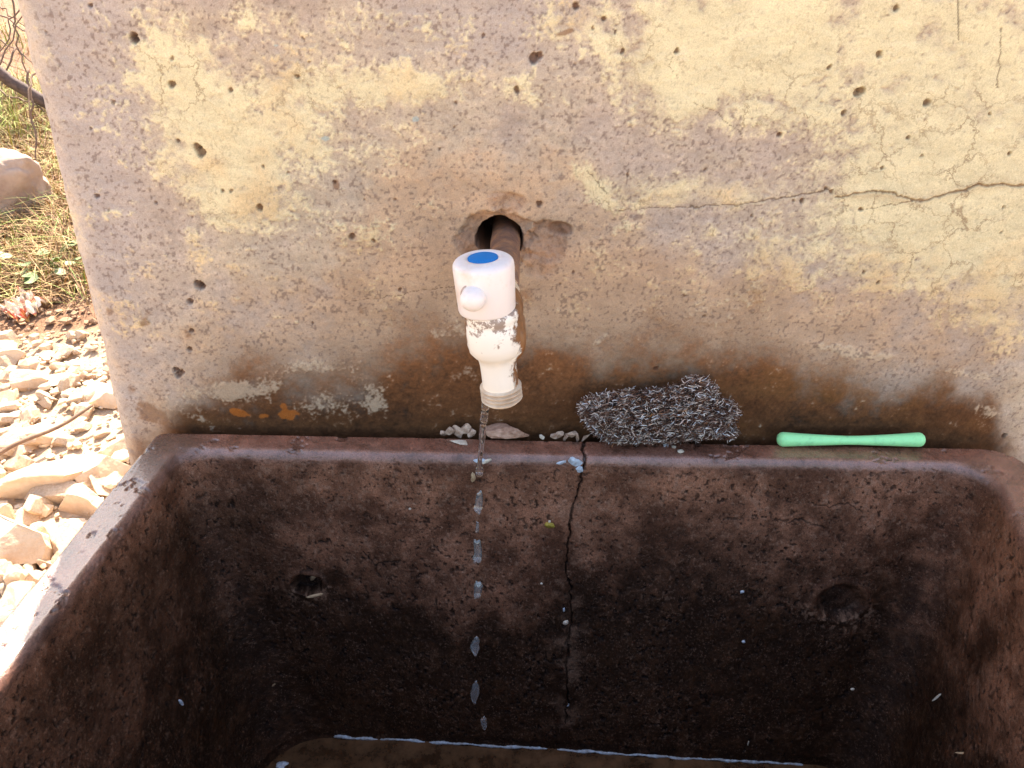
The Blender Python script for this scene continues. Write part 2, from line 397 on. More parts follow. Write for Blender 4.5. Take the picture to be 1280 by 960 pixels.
    # hair cracks in the dried paint
    wob = mt.noise(60, 5, 0.7); vm = mt.n('ShaderNodeVectorMath', operation='MULTIPLY_ADD')
    wc = mt.n('ShaderNodeCombineXYZ'); mt.l(wob, wc.inputs[0]); mt.l(mt.noise(70, 5, .7), wc.inputs[2]); mt.l(wc.outputs[0], vm.inputs[0])
    vm.inputs[1].default_value = (0.035, 0.035, 0.035); mt.l(mt.coord(), vm.inputs[2])
    vo = mt.n('ShaderNodeTexVoronoi', feature='DISTANCE_TO_EDGE'); vo.inputs['Scale'].default_value = 34
    mt.l(vm.outputs[0], vo.inputs['Vector'])
    ln = mt.ramp(vo.outputs['Distance'], (0.0, 1.0), (0.030, 0.0))
    gate = mt.ramp(mt.noise(14, 3, .5), (0.42, 0.0), (0.60, 1.0))
    lnm = mt.math('MULTIPLY', mt.math('MULTIPLY', ln, gate), mt.math('MULTIPLY', pa, 0.75))
    c = mt.mix(lnm, c, (0.26, 0.16, 0.09))
    mt.set(Base_Color=c, Roughness=mt.math('MULTIPLY_ADD', da, -0.22, 0.90), Specular_IOR_Level=0.08)
    b1 = mt.bump(mt.noise(420, 6, 0.7), 0.5, 0.0009)
    mt.bump(mt.math('SUBTRACT', 1.0, lnm), 0.5, 0.0008, b1)
    ring_b = list(range(n-1, -1, -1)); ring_t = [(m-1)*n+k for k in range(n)]
    o = np_mesh('concrete_wall', V, Fq, mt.m, ngons=[ring_b, ring_t], attrs={'tone': col, 'paint': pm, 'damp': dm})
    return tag(o, 'weathered concrete wall with flaking cream paint and a pipe hole, behind the basin', 'wall')
build_wall()

# ================================================================== CONCRETE BASIN
WATER_Z = -0.270
def rect_loop(x0, x1, yb, yf, rads, counts, yskew=0.0):
    """counter: starts at back-left, runs along the back to the right, then front; yb back (large y), yf front."""
    rBL, rBR, rFR, rFL = rads; nb, nr, nf, nl, nc = counts
    pts = []
    def arc(cx, cy, r, a0, a1):
        for a in np.linspace(a0, a1, nc, endpoint=False): pts.append((cx+r*math.cos(a), cy+r*math.sin(a)))
    pi = math.pi
    arc(x0+rBL, yb-rBL, rBL, pi, pi/2)
    for x in np.linspace(x0+rBL, x1-rBR, nb, endpoint=False): pts.append((x, yb))
    arc(x1-rBR, yb-rBR, rBR, pi/2, 0)
    for y in np.linspace(yb-rBR, yf+rFR, nr, endpoint=False): pts.append((x1, y))
    arc(x1-rFR, yf+rFR, rFR, 0, -pi/2)
    for x in np.linspace(x1-rFR, x0+rFL, nf, endpoint=False): pts.append((x, yf))
    arc(x0+rFL, yf+rFL, rFL, -pi/2, -pi)
    for y in np.linspace(yf+rFL, yb-rBL, nl, endpoint=False): pts.append((x0, y))
    p = np.array(pts); p[:, 1] += yskew*(p[:, 0]-0.05)*np.clip((p[:, 1]-yf)/(yb-yf), 0, 1)
    p[:, 0] += p[:, 1]*(0.10+0.12*np.clip((p[:, 0]+0.26)/0.66, 0, 1))     # the casting is a little out of square
    return p
CNT = (980, 430, 60, 430, 60)
BASIN_PX = {}
def build_basin():
    outer = rect_loop(-0.265, 0.446, 0.0, -0.53, (0.006, 0.034, 0.03, 0.02), CNT)
    lip = rect_loop(-0.240, 0.414, -0.019, -0.500, (0.010, 0.036, 0.04, 0.04), CNT)
    lip2 = rect_loop(-0.234, 0.408, -0.0265, -0.492, (0.014, 0.036, 0.05, 0.05), CNT)
    low = rect_loop(-0.175, 0.365, -0.086, -0.455, (0.055, 0.050, 0.07, 0.07), CNT, yskew=-0.060)
    bot = rect_loop(-0.150, 0.340, -0.112, -0.430, (0.045, 0.045, 0.06, 0.06), CNT, yskew=-0.060)
    rows = []
    for z in np.linspace(-0.34, -0.008, 14): rows.append((outer, z))
    c_out = outer.mean(0)
    for a in np.linspace(0, 1, 6)[1:]:                       # outer arris
        t = a*math.pi/2; rows.append((outer+(c_out-outer)*0.014*(1-math.cos(t)), -0.008+0.008*math.sin(t)))
    ed = rows[-1][0]
    for a in np.linspace(0, 1, 34)[1:]: rows.append((ed+(lip-ed)*a, 0.0))
    for a in np.linspace(0, 1, 26)[1:]:                      # rounded lip
        t = a*math.pi/2; rows.append((lip+(lip2-lip)*math.sin(t), -0.009*(1-math.cos(t))))
    for a in np.linspace(0, 1, 330)[1:]:
        rows.append((lip2+(low-lip2)*(0.82*a+0.18*a*a), -0.009-0.251*a))
    for a in np.linspace(0, 1, 26)[1:]:
        t = a*math.pi/2; rows.append((low+(bot-low)*(1-math.cos(t)), -0.260-0.028*math.sin(t)))
    cb = bot.mean(0)
    for a in np.linspace(0, 1, 30)[1:-1]: rows.append((bot+(cb-bot)*a, -0.288-0.004*a))
    m, n = len(rows), len(outer)
    P = np.zeros((m, n, 3))
    for k, (l, z) in enumerate(rows): P[k, :, :2] = l; P[k, :, 2] = z
    du = np.roll(P, -1, 1)-np.roll(P, 1, 1); dv = np.gradient(P, axis=0)
    N = np.cross(dv, du); N /= np.linalg.norm(N, axis=2, keepdims=True)+1e-12
    if N[len(rows)-10, 5, 2] < 0: N = -N
    P = P.reshape(-1, 3); N = N.reshape(-1, 3); X, Y, Z = P.T
    u, v = project(P)
    n1 = fbm(P, 8, 4, 21); n2 = fbm(P, 30, 5, 22); n3 = fbm(P, 90, 5, 23); n4 = fbm(P, 260, 4, 24); n5 = fbm(P, 620, 3, 25)
    ridx = np.repeat(np.arange(m), n); inside = sstep(54, 80, ridx)*1.0
    top = (ridx > 14) & (ridx < 80)
    back = inside*(Y > -0.20)*sstep(0.2, 0.6, -N[:, 1])
    h = (0.0016*n1+0.0007*n2+0.00035*n3)*(0.35+0.65*inside)+0.00022*n4*(0.25+inside)+0.00018*n5*inside
    pitn = sstep(0.52, 0.85, fbm(P, 240, 3, 27)+0.2*n2)
    pit2 = sstep(0.60, 0.80, fbm(P, 300, 3, 28)+0.3*n2)
    h -= 0.0007*pitn*(0.15+0.85*inside)+0.0010*pit2*inside
    # colour
    c0 = np.array([0.275, 0.112, 0.062]); c1 = np.array([0.100, 0.037, 0.019]); wet = np.array([0.0115, 0.0042, 0.0014]); lite = np.array([0.42, 0.235, 0.155])  # wet: damp concrete with the basin's shade mixed in
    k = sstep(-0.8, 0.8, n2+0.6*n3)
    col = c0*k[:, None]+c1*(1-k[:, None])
    wet_shade = sstep(-0.015, -0.155, Z+0.024*n1+0.020*n2+0.014*n3+0.008*n4 + 0.035*np.exp(-((X-0.04)/0.06)**2))*inside  # dampness plus the shade of the deep basin painted in, darker downwards
    wet_shade = np.maximum(wet_shade, 0.8*sstep(-0.12, -0.20, X+0.02*n2)*sstep(0.0, -0.05, Z+.01*n1)*inside)  # left inner wall: shadow painted in together with wetness
    rightdry = sstep(0.33, 0.40, X)*inside*0.2; wet_shade *= (1-rightdry)
    col = col*(1-wet_shade[:, None]*0.94)+wet*wet_shade[:, None]*0.94*(1+1.2*sstep(-.2, .9, n3+n4)[:, None])
    grain = sstep(0.30, 0.72, fbm(P, 330, 3, 29)+0.35*n3+0.12*n1)*inside
    col = col+(lite*0.55-col)*(grain*(0.42-0.36*wet_shade))[:, None]
    fleck = sstep(0.70, 0.88, fbm(P, 430, 2, 30)+0.28*n2)*inside
    col = col+(lite*1.3-col)*(fleck*(0.22-0.12*wet_shade))[:, None]
    col *= (1-0.75*np.clip(pitn*0.8+pit2, 0, 1)*inside)[:, None]
    tm = top*(1-inside)
    tcol = np.array([0.26, 0.105, 0.066])*(1+0.45*n2+0.35*n3+0.25*n4)[:, None]
    tcol = tcol*(1-0.45*sstep(-0.20, -0.24, X))[:, None]; col = col*(1-tm[:, None])+tcol*tm[:, None]
    lh = np.exp(-((ridx-60)/14.0)**2)*(0.5+0.4*n3)
    col = col+(np.array([0.27, 0.17, 0.15])-col)*np.clip(lh, 0, 1)[:, None]*0.5  # lighter lip band: its sheen painted into the colour
    # dimples in the back face
    bsel = np.where(back > 0.3)[0]
    def at(uu, vv):
        k_ = np.argmin((u[bsel]-uu)**2+(v[bsel]-vv)**2); return P[bsel[k_]]
    BASIN_PX['P'] = None
    for (a, b, r, dp, dk) in [(384, 731, 0.0115, 0.010, 0.75), (1050, 752, 0.0185, 0.007, 0.5)]:
        c = at(a, b); d = np.linalg.norm((P-c)*np.array([1, 1, 1.25]), axis=1)/r/(1+0.14*n3)
        kk = sstep(1.15, 0.7, d)*back; h -= kk*dp
        h += 0.0016*np.exp(-((d-1.25)/0.22)**2)*back
        col = col*(1-kk*dk)[:, None]
        g = np.exp(-((d-1.35)/0.45)**2)*(Z < c[2])*sstep(0.0, 0.6, n4)*back
        col = col+(lite*0.7-col)*(g*0.6)[:, None]
    # crack
    cp = [at(*q) for q in [(727,590),(724,606),(718,632),(712,655),(709,690),(706,712),(713,735),(716,770),(711,805),(709,850),(708,905)]]
    cxy = [(p[0], p[2]) for p in cp]; cxy = [(cxy[0][0]+0.005, 0.02)]+cxy
    d, t = seg_dist(X+0.0022*n3+0.0012*n4, Z+0.0015*n4, cxy)
    w = 0.0006+0.0008*np.clip(n2+0.2, 0, 1)
    ck = sstep(1.5, 0.5, d/w)*((back > 0.2) | (top & (Y > -0.045) & (Y < 0.001)) | ((Y > -0.045)&(Z > -0.02)&(Z < 0.001)))
    h -= ck*0.003; col *= (1-0.85*ck)[:, None]
    br = np.exp(-(d/0.012)**2)*back
    col = col+(lite*0.45-col)*(br*0.45*sstep(-.2, .6, n3))[:, None]
    # small side crack on the right
    for pts in ([(1010,628),(1035,634),(1060,630),(1080,640)], [(985,655),(1000,650),(1030,660)], [(455,690),(470,705),(500,700)]):
        q = [at(*s) for s in pts]; d, _ = seg_dist(X+0.002*n3, Z+0.002*n4, [(p[0], p[2]) for p in q])
        k_ = sstep(1.5, 0.4, d/0.0006)*back; h -= k_*0.001; col *= (1-0.7*k_)[:, None]
    # knocks on the left rim
    kn = sstep(0.55, 0.9, fbm(P, 60, 3, 33)+0.4*n4)*tm; h -= kn*0.0012; col *= (1-0.4*kn)[:, None]
    V = P+N*h[:, None]
    i, j = np.meshgrid(np.arange(m-1), np.arange(n), indexing='ij'); j2 = (j+1) % n
    Fq = np.stack([i*n+j, i*n+j2, (i+1)*n+j2, (i+1)*n+j], -1).reshape(-1, 4)
    mt = NT('wet_concrete')
    c = mt.attr('tone', 'Color')
    g = mt.noise(1100, 3, 0.7); c = mt.mix(0.8, c, mt.ramp(g, (0.28, 0.35), (0.72, 1.65)), 'MULTIPLY')
    ro = mt.math('MULTIPLY_ADD', mt.noise(160, 5, 0.7), 0.36, 0.08); ins = mt.attr('inner')
    ro = mt.math('ADD', mt.math('MULTIPLY_ADD', ins, 0.30, 0.0), ro)
    gr = mt.math('MULTIPLY', mt.ramp(mt.noise(560, 6, 0.78), (0.55, 0.0), (0.66, 1.0)), mt.math('MULTIPLY_ADD', ins, 0.46, 0.10))
    gr = mt.math('MULTIPLY', gr, mt.ramp(mt.noise(55, 4, 0.6), (0.40, 0.15), (0.62, 1.0)))
    c = mt.mix(gr, c, (0.33, 0.185, 0.125))
    dk = mt.math('MULTIPLY', mt.ramp(mt.noise(330, 5, 0.75), (0.34, 1.0), (0.44, 0.0)), mt.math('MULTIPLY_ADD', ins, 0.6, 0.2))
    c = mt.mix(dk, c, (0.006, 0.003, 0.0015))
    mt.set(Coat_Weight=mt.math('MULTIPLY_ADD', ins, -0.6, 0.6), Coat_Roughness=0.22, Coat_IOR=1.6)
    mt.set(Base_Color=c, Roughness=ro, Specular_IOR_Level=mt.math('MULTIPLY_ADD', ins, -0.72, 0.84))
    b1 = mt.bump(mt.noise(520, 6, 0.72), 0.55, 0.0011)
    mt.bump(mt.noise(1600, 3, 0.6), 0.35, 0.0006, b1)
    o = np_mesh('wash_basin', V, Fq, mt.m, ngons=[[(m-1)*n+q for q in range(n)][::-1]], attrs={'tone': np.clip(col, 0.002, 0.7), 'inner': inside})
    tag(o, 'dark brown cracked concrete wash basin under the tap, wet inside', 'basin')
    BASIN_PX.update(u=u[bsel], v=v[bsel], P=V[bsel], N=N[bsel])
    allin = np.where((inside > 0.5))[0]
    BASIN_PX.update(ua=u[allin], va=v[allin], Pa=V[allin], Na=N[allin])
    return o
basin = build_basin()
def on_basin(u, v):
    B = BASIN_PX; k = np.argmin((B['ua']-u)**2+(B['va']-v)**2+1e4*(B['Pa'][:, 1] < -0.3)); return Vector(B['Pa'][k]), Vector(B['Na'][k])
# plinth under the basin
conc = simple_mat('rough_concrete', (0.30, 0.23, 0.18), (0.18, 0.13, 0.10), 40, 0.9, 0.6, 0.004)
bm = bmesh.new()
bmesh.ops.create_cube(bm, size=1, matrix=Matrix.Translation((0.09, -0.26, (GZ-0.1-0.345)/2)) @ Matrix.Diagonal((0.56, 0.40, abs(GZ-0.1)-0.345, 1)))
bmesh.ops.bevel(bm, geom=bm.edges[:], offset=0.012, segments=2)
bm_obj('plinth', bm, conc, basin, smooth=False)
# mortar seam between rim and wall
mort = simple_mat('dirty_mortar', (0.19, 0.095, 0.058), (0.09, 0.045, 0.028), 130, 0.85, 0.6, 0.002)
bm = bmesh.new(); nx = 240
for k in range(nx+1):
    x = -0.256+0.655*k/nx; w = 0.0012*math.sin(k*1.7+.5*math.sin(k*.37))+0.0012*math.sin(k*0.61+1)+random.uniform(-.0007, .0007)
    for (y, z) in ((-0.004, -0.030), (-0.002, -0.0130+w*.4), (0.003, -0.0125+w*.5), (0.010, -0.0120+w*.5), (0.021, -0.0115+w*.7), (0.021, -0.030)): bm.verts.new((x, y, z))
bm.verts.ensure_lookup_table()
for k in range(nx):
    for q in range(5): bm.faces.new([bm.verts[k*6+q], bm.verts[k*6+q+1], bm.verts[k*6+q+7], bm.verts[k*6+q+6]])
bm_obj('mortar_seam', bm, mort, basin)

# ------------------------------------------------------------------ standing water with painted meniscus glint
wat = NT('water'); wf_ = wat.noise(45, 6, .7); wat.bump(wat.noise(38, 3), .35, .004)
wat.set(Base_Color=wat.ramp(wf_, (0.38, (0.05, 0.022, 0.010)), (0.6, (0.17, 0.085, 0.042))), Roughness=0.05, IOR=1.33, Transmission_Weight=0.35)
bm = bmesh.new(); gx, gy = 120, 70
for a in range(gx+1):
    for b in range(gy+1):
        x = -0.24+0.66*a/gx; y = -0.49+0.44*b/gy
        z = WATER_Z+0.0006*math.sin(55*x+20*y)+0.0004*math.sin(90*y-33*x)
        bm.verts.new((x, y, z))
bm.verts.ensure_lookup_table()
for a in range(gx):
    for b in range(gy):
        q = a*(gy+1)+b; bm.faces.new([bm.verts[q], bm.verts[q+gy+1], bm.verts[q+gy+2], bm.verts[q+1]])
water = bm_obj('basin_water', bm, wat.m); tag(water, kind='structure')
glint_straw_m = simple_mat('glint_and_straw', (0.42, 0.48, 0.55), (0.20, 0.18, 0.17), 260, 0.35, 0.4, 0.001)  # pale blue grey: sky reflection of the meniscus as colour; the straw shares it
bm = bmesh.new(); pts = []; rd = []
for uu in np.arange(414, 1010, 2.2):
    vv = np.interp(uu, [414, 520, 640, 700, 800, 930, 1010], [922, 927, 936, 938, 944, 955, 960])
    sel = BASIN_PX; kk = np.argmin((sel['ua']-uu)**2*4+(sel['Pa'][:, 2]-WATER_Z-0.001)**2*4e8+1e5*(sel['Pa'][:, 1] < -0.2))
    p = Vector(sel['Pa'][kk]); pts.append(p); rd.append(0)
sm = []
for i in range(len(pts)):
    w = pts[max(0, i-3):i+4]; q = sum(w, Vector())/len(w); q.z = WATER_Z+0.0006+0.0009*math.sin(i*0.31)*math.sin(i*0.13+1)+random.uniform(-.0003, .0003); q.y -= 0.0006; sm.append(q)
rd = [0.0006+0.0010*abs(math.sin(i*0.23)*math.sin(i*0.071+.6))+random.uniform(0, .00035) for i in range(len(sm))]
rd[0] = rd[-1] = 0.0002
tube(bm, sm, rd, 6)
tag(bm_obj('meniscus_glint', bm, glint_straw_m), 'thin bluish white strip, painted sky glint of the meniscus at the bottom of the basin', 'meniscus glint')

# ================================================================== TAP
enamel = NT('white_plastic'); nz = enamel.noise(45, 6, .65)
enamel.set(Base_Color=enamel.mix(enamel.ramp(nz, (0.50, 0.0), (0.72, 1.0)), (0.78, 0.72, 0.70), (0.66, 0.54, 0.46)), Roughness=0.38, Subsurface_Weight=0.12, Subsurface_Scale=0.004)
enamel.bump(enamel.noise(300, 5), 0.12, 0.0006)
worn = NT('worn_chalky_plastic'); g1 = worn.noise(70, 8, .7, dist=.6); geo = worn.coord()
sep = worn.n('ShaderNodeSeparateXYZ'); worn.l(geo, sep.inputs[0])
# bare rusty metal shows on the flanks and towards the pipe (object space: x sideways, y towards the wall)
side = worn.math('MULTIPLY', worn.math('ABSOLUTE', worn.math('SUBTRACT', sep.outputs[0], -0.002)), 27.0)
bk = worn.math('MULTIPLY', sep.outputs[1], 8.0)
msk = worn.ramp(worn.math('ADD', worn.math('ADD', g1, side), bk), (0.76, 0.0), (0.82, 1.0))
rustc = worn.mix(worn.noise(130, 6, .7), (0.34, 0.14, 0.04), (0.07, 0.035, 0.022))
grey = worn.ramp(worn.math('ADD', worn.noise(110, 7, .75), worn.math('MULTIPLY', sep.outputs[2], 6.0)), (0.585, 0.0), (0.62, 1.0))
basec = worn.mix(grey, (0.80, 0.76, 0.69), (0.30, 0.23, 0.19))
worn.set(Base_Color=worn.mix(msk, basec, rustc), Roughness=0.45); worn.bump(msk, 0.6, -0.0006)
thread_m = simple_mat('stained_thread', (0.72, 0.60, 0.47), (0.50, 0.36, 0.24), 90, 0.45, 0.2, 0.0005)
blue_m = NT('blue_cap_disc'); blue_m.set(Base_Color=(0.0, 0.17, 0.48), Roughness=0.6, Specular_IOR_Level=0.1); blue_m.bump(blue_m.noise(500, 4), .15, .0003); blue_m = blue_m.m
pipe_m = NT('rusty_pipe'); pf_ = pipe_m.noise(60, 8, .7); 
pipe_m.set(Base_Color=pipe_m.ramp(pf_, (0.30, (0.10, 0.055, 0.045)), (0.48, (0.22, 0.125, 0.09)), (0.60, (0.36, 0.19, 0.10)), (0.72, (0.46, 0.36, 0.31))), Roughness=0.6, Metallic=0.25)
pipe_m.bump(pipe_m.noise(220, 7, .7), 0.7, 0.0015); pipe_m = pipe_m.m

TY = -0.150
tb = unproj_y(619, 421, TY)                              # centre of the valve body
tap = empty('water_tap', tuple(tb), 'white plastic tap with blue disc on cap, on rusty pipe out of the wall', 'tap')
lean = Matrix.Rotation(math.radians(-7.0), 4, 'Y')        # the tap is screwed on a little askew
# coordinates below are local to the tap's base; z up, -y towards the viewer
bm = bmesh.new()
A = lean
lathe(bm, [(0, .0185), (.0140, .0185), (.0153, .0175), (.0155, .0130), (.0151, .0120), (.0151, .0110), (.0158, .0095), (.0161, .004), (.0160, -.002), (.0153, -.0065), (.0132, -.0095), (.0112, -.0115),
           (.0106, -.0145), (.0103, -.017), (.0102, -.024), (.0102, -.0305), (.0098, -.0315), (.0, -.0315)], A, 56)
# barrel running back to the pipe
B = lean @ Matrix.Translation((0.002, 0.004, -0.001)) @ Matrix.Rotation(math.radians(-90), 4, 'X')
lathe(bm, [(0, -.012), (.0130, -.012), (.0148, -.010), (.0152, 0), (.0152, .014), (.0140, .018), (.0140, .032), (.0146, .033), (.0146, .042), (.0, .042)], B, 48)
bm_obj('body', bm, worn.m, tap)
# thread: real ridges on the spout end
bm = bmesh.new(); prof = [(0.0072, -.0300), (.0102, -.0300)]
z = -.0303
for k in range(4):
    prof += [(.0098, z), (.0120, z-.0010), (.0120, z-.0013), (.0098, z-.0021)]; z -= .0025
prof += [(.0103, z-.0004), (.0100, z-.0008), (.0075, z-.0008), (.0070, z+.001), (.0070, -.024), (0, -.024)]
lathe(bm, prof, lean, 56); bm_obj('spout_thread', bm, thread_m, tap, smooth=False)
# cap handle
bm = bmesh.new()
capA = lean @ Matrix.Translation((-0.0030, -0.001, 0.0050)) @ Matrix.Diagonal((1.045, 1.045, 1, 1)) @ Matrix.Rotation(math.radians(1.5), 4, 'Y')
prof = [(0, .0125), (.0138, .0125), (.0146, .0130), (.0149, .0140), (.0157, .036), (.0156, .0385)]
for a in np.linspace(0.15, 1, 8): prof.append((.0156-.0046*(1-math.cos(a*math.pi/2)), .0385+.0036*math.sin(a*math.pi/2)))
prof += [(.0098, .0425), (.0083, .0425), (.0079, .0419), (.0, .0419)]
lathe(bm, prof, capA, 64); cap = bm_obj('handle_cap', bm, enamel.m, tap)
bm = bmesh.new(); lathe(bm, [(0, .0417), (.0077, .0417), (.0077, .0425), (.0073, .0427), (0, .0427)], capA, 48); bm_obj('blue_disc', bm, blue_m, cap)
bm = bmesh.new()
kn = capA @ Matrix.Translation((-0.0050, -0.0115, 0.0270)) @ Matrix.Rotation(math.radians(98), 4, 'X') @ Matrix.Rotation(math.radians(-12), 4, 'Y')
pr = [(.0060, -.004), (.0063, 0), (.0063, .0052)]
for a in np.linspace(0.1, 1, 9): pr.append((0.0063*math.cos(a*math.pi/2), .0052+.0050*math.sin(a*math.pi/2)))
lathe(bm, [(0, -.004)]+pr, kn, 36); bm_obj('lever_knob', bm, enamel.m, cap)
bm = bmesh.new(); lathe(bm, [(.0060, .0002), (.0070, .0002), (.0072, .0009), (.0070, .0014), (.0060, .0014)], kn, 36); bm_obj('knob_shadow_ring', bm, simple_mat('knob_shade_grey', (0.28, 0.22, 0.20), (0.5, 0.4, 0.36), 200, .7), cap)  # grey ring added for the shadow arc round the knob root
# pipe
bm = bmesh.new()
pe = Vector(unproj_y(632, 300, YW+0.01))-Vector(tb); ps = Vector((0.003, 0.030, -0.0005))
ln_ = pe-ps; pp = [ps+ln_*t for t in np.linspace(0, 1.35, 30)]
tube(bm, pp, [.0108+.0002*math.sin(i*1.3) for i in range(30)], 40)
bm_obj('supply_pipe', bm, pipe_m, tap)
# sealing tape frayed at the joint
tape_m = simple_mat('sealing_tape', (0.75, 0.62, 0.45), (0.55, 0.40, 0.28), 200, .6, .3, .0005)
bm = bmesh.new()
for s in range(5):
    r0 = .0112+.0003*s; ya = .050+.0022*s; pts = []
    for t in np.linspace(-.6+.3*s, 2.9+.2*s, 24): pts.append(Vector((.003, 0, 0))+Vector((r0*math.cos(t), ya+.0012*t, r0*math.sin(t))))
    tube(bm, pts, [.00045]*24, 5)
bm_obj('sealing_tape', bm, tape_m, tap)

# ------------------------------------------------------------------ falling water
glass = NT('falling_water'); glass.set(Base_Color=(0.95, 0.97, 1), Roughness=0.0, IOR=1.40, Transmission_Weight=0.90, Coat_Weight=1.0, Coat_Roughness=0.02); glass = glass.m
clear = NT('clear_water'); clear.set(Base_Color=(1, 1, 1), Roughness=0.0, IOR=1.33, Transmission_Weight=0.97); clear = clear.m
spx, spy, spz = tb[0]+0.0055-0.0065, TY-0.0005, tb[2]-0.050
def blobby(name, c, rx, rz, seed, label, group=None):
    rnd = random.Random(seed); bm = bmesh.new()
    bmesh.ops.create_icosphere(bm, subdivisions=4, radius=1)
    ph = [rnd.uniform(0, 6.28) for _ in range(6)]
    for v_ in bm.verts:
        x, y, z_ = v_.co; q_ = math.sqrt(max(1e-9, x*x+y*y)); f_ = math.sqrt(max(0.0, 1-abs(z_)**3.5))/q_ if q_ > 1e-4 else 0; x *= f_; y *= f_; w = 1+0.09*math.sin(4.1*z_+ph[0])+0.05*math.sin(8.3*z_+ph[1])+0.05*math.sin(5*x+ph[5])*math.cos(6*z_); 
        v_.co = Vector((x*w*rx+rx*.18*math.sin(2.3*z_+ph[2]), y*w*rx*.8+rx*.15*math.sin(3.3*z_+ph[3]), z_*rz*(1+.12*math.sin(4*x+ph[4]))))
    o = bm_obj(name, bm, glass); o.location = c
    return tag(o, label, 'water', group)
def at_px(u, v): return unproj_y(u, v, TY)
bm = bmesh.new(); pts = []; rds = []
tops = [(607.5, 500), (606, 515), (604.5, 528), (603, 540), (602, 552), (600.5, 566), (599.5, 580), (599, 596)]
_pu = np.polyfit(np.linspace(0, 1, 8), [q[0] for q in tops], 2)
for k, t in enumerate(np.linspace(0, 1, 40)):
    uu = np.polyval(_pu, t); vv = 500+96*t
    p = at_px(uu, vv); pts.append(Vector((p[0]+.0002*math.sin(k*.35), p[1], p[2]))); rds.append(.0025*(1-.55*t)+.00012*math.sin(k*.8) + (.0013*math.exp(-((t-.94)/.06)**2)))
rds[-1] = .0006; tube(bm, pts, rds, 16)
tag(bm_obj('water_stream', bm, clear), 'thin clear water stream running from the mouth of the tap', 'water')
drops = [((598.5, 628), .0021, .0068, 'uppermost water drop falling below the stream, level with the basin crack top'),
         ((596.5, 659), .0009, .0035, 'tiny water drop between the first and second larger falling drops'),
         ((596.5, 689), .0024, .0078, 'ragged water drop falling left of the yellow petal'),
         ((597, 737), .0024, .0060, 'rounded water drop falling midway down the basin'),
         ((594.5, 807), .0026, .0065, 'wide water drop falling left of the white fleck by the crack'),
         ((593.5, 865), .0026, .0085, 'longest of the water drops, falling low over the basin'),
         ((605, 904), .0020, .0050, 'lowest falling water drop, just above the meniscus glint')]
for k, ((a, b), rx, rz, lb) in enumerate(drops):
    blobby('water_drop', at_px(a, b), rx*1.15, rz*1.35, 40+k, lb, 'water drops falling from the tap')

# ================================================================== THINGS ON THE RIM
# green handle
green = NT('mint_plastic'); green.set(Base_Color=(0.36, 0.92, 0.42), Roughness=0.42, Subsurface_Weight=0.1, Subsurface_Scale=0.003); green.set(Base_Color=green.mix(green.ramp(green.noise(70, 7, .75), (0.50, 0.0), (0.74, 1.0)), (0.36, 0.92, 0.42), (0.22, 0.60, 0.27))); green.bump(green.noise(150, 4), .15, .0008)
e0, e1 = Vector(unproj_y(972, 543.5, -0.003)), Vector(unproj_y(1158, 544, -0.003))
dirv = (e1-e0); Ln = dirv.length; pts = []; rds = []
for t in np.linspace(0, 1, 90):
    s = 2*t-1
    r = 0.0037+0.0026*abs(s)**1.35
    endk = (1-abs(s))*Ln/2
    R_ = 0.0058
    if endk < R_: r *= math.sqrt(max(0.0, 1-((R_-endk)/R_)**2))
    pts.append(e0+dirv*t+Vector((0, 0, -0.0010*(1-s*s)))); rds.append(max(r, 1e-4))
low_ = min(p.z-r for p, r in zip(pts, rds)); off = 0.0006-low_
bm = bmesh.new(); tube(bm, [p+Vector((0, 0, off)) for p in pts], rds, 32)
tag(bm_obj('plastic_handle', bm, green.m), 'mint green plastic handle, thinner in the middle, on the back rim', 'handle')

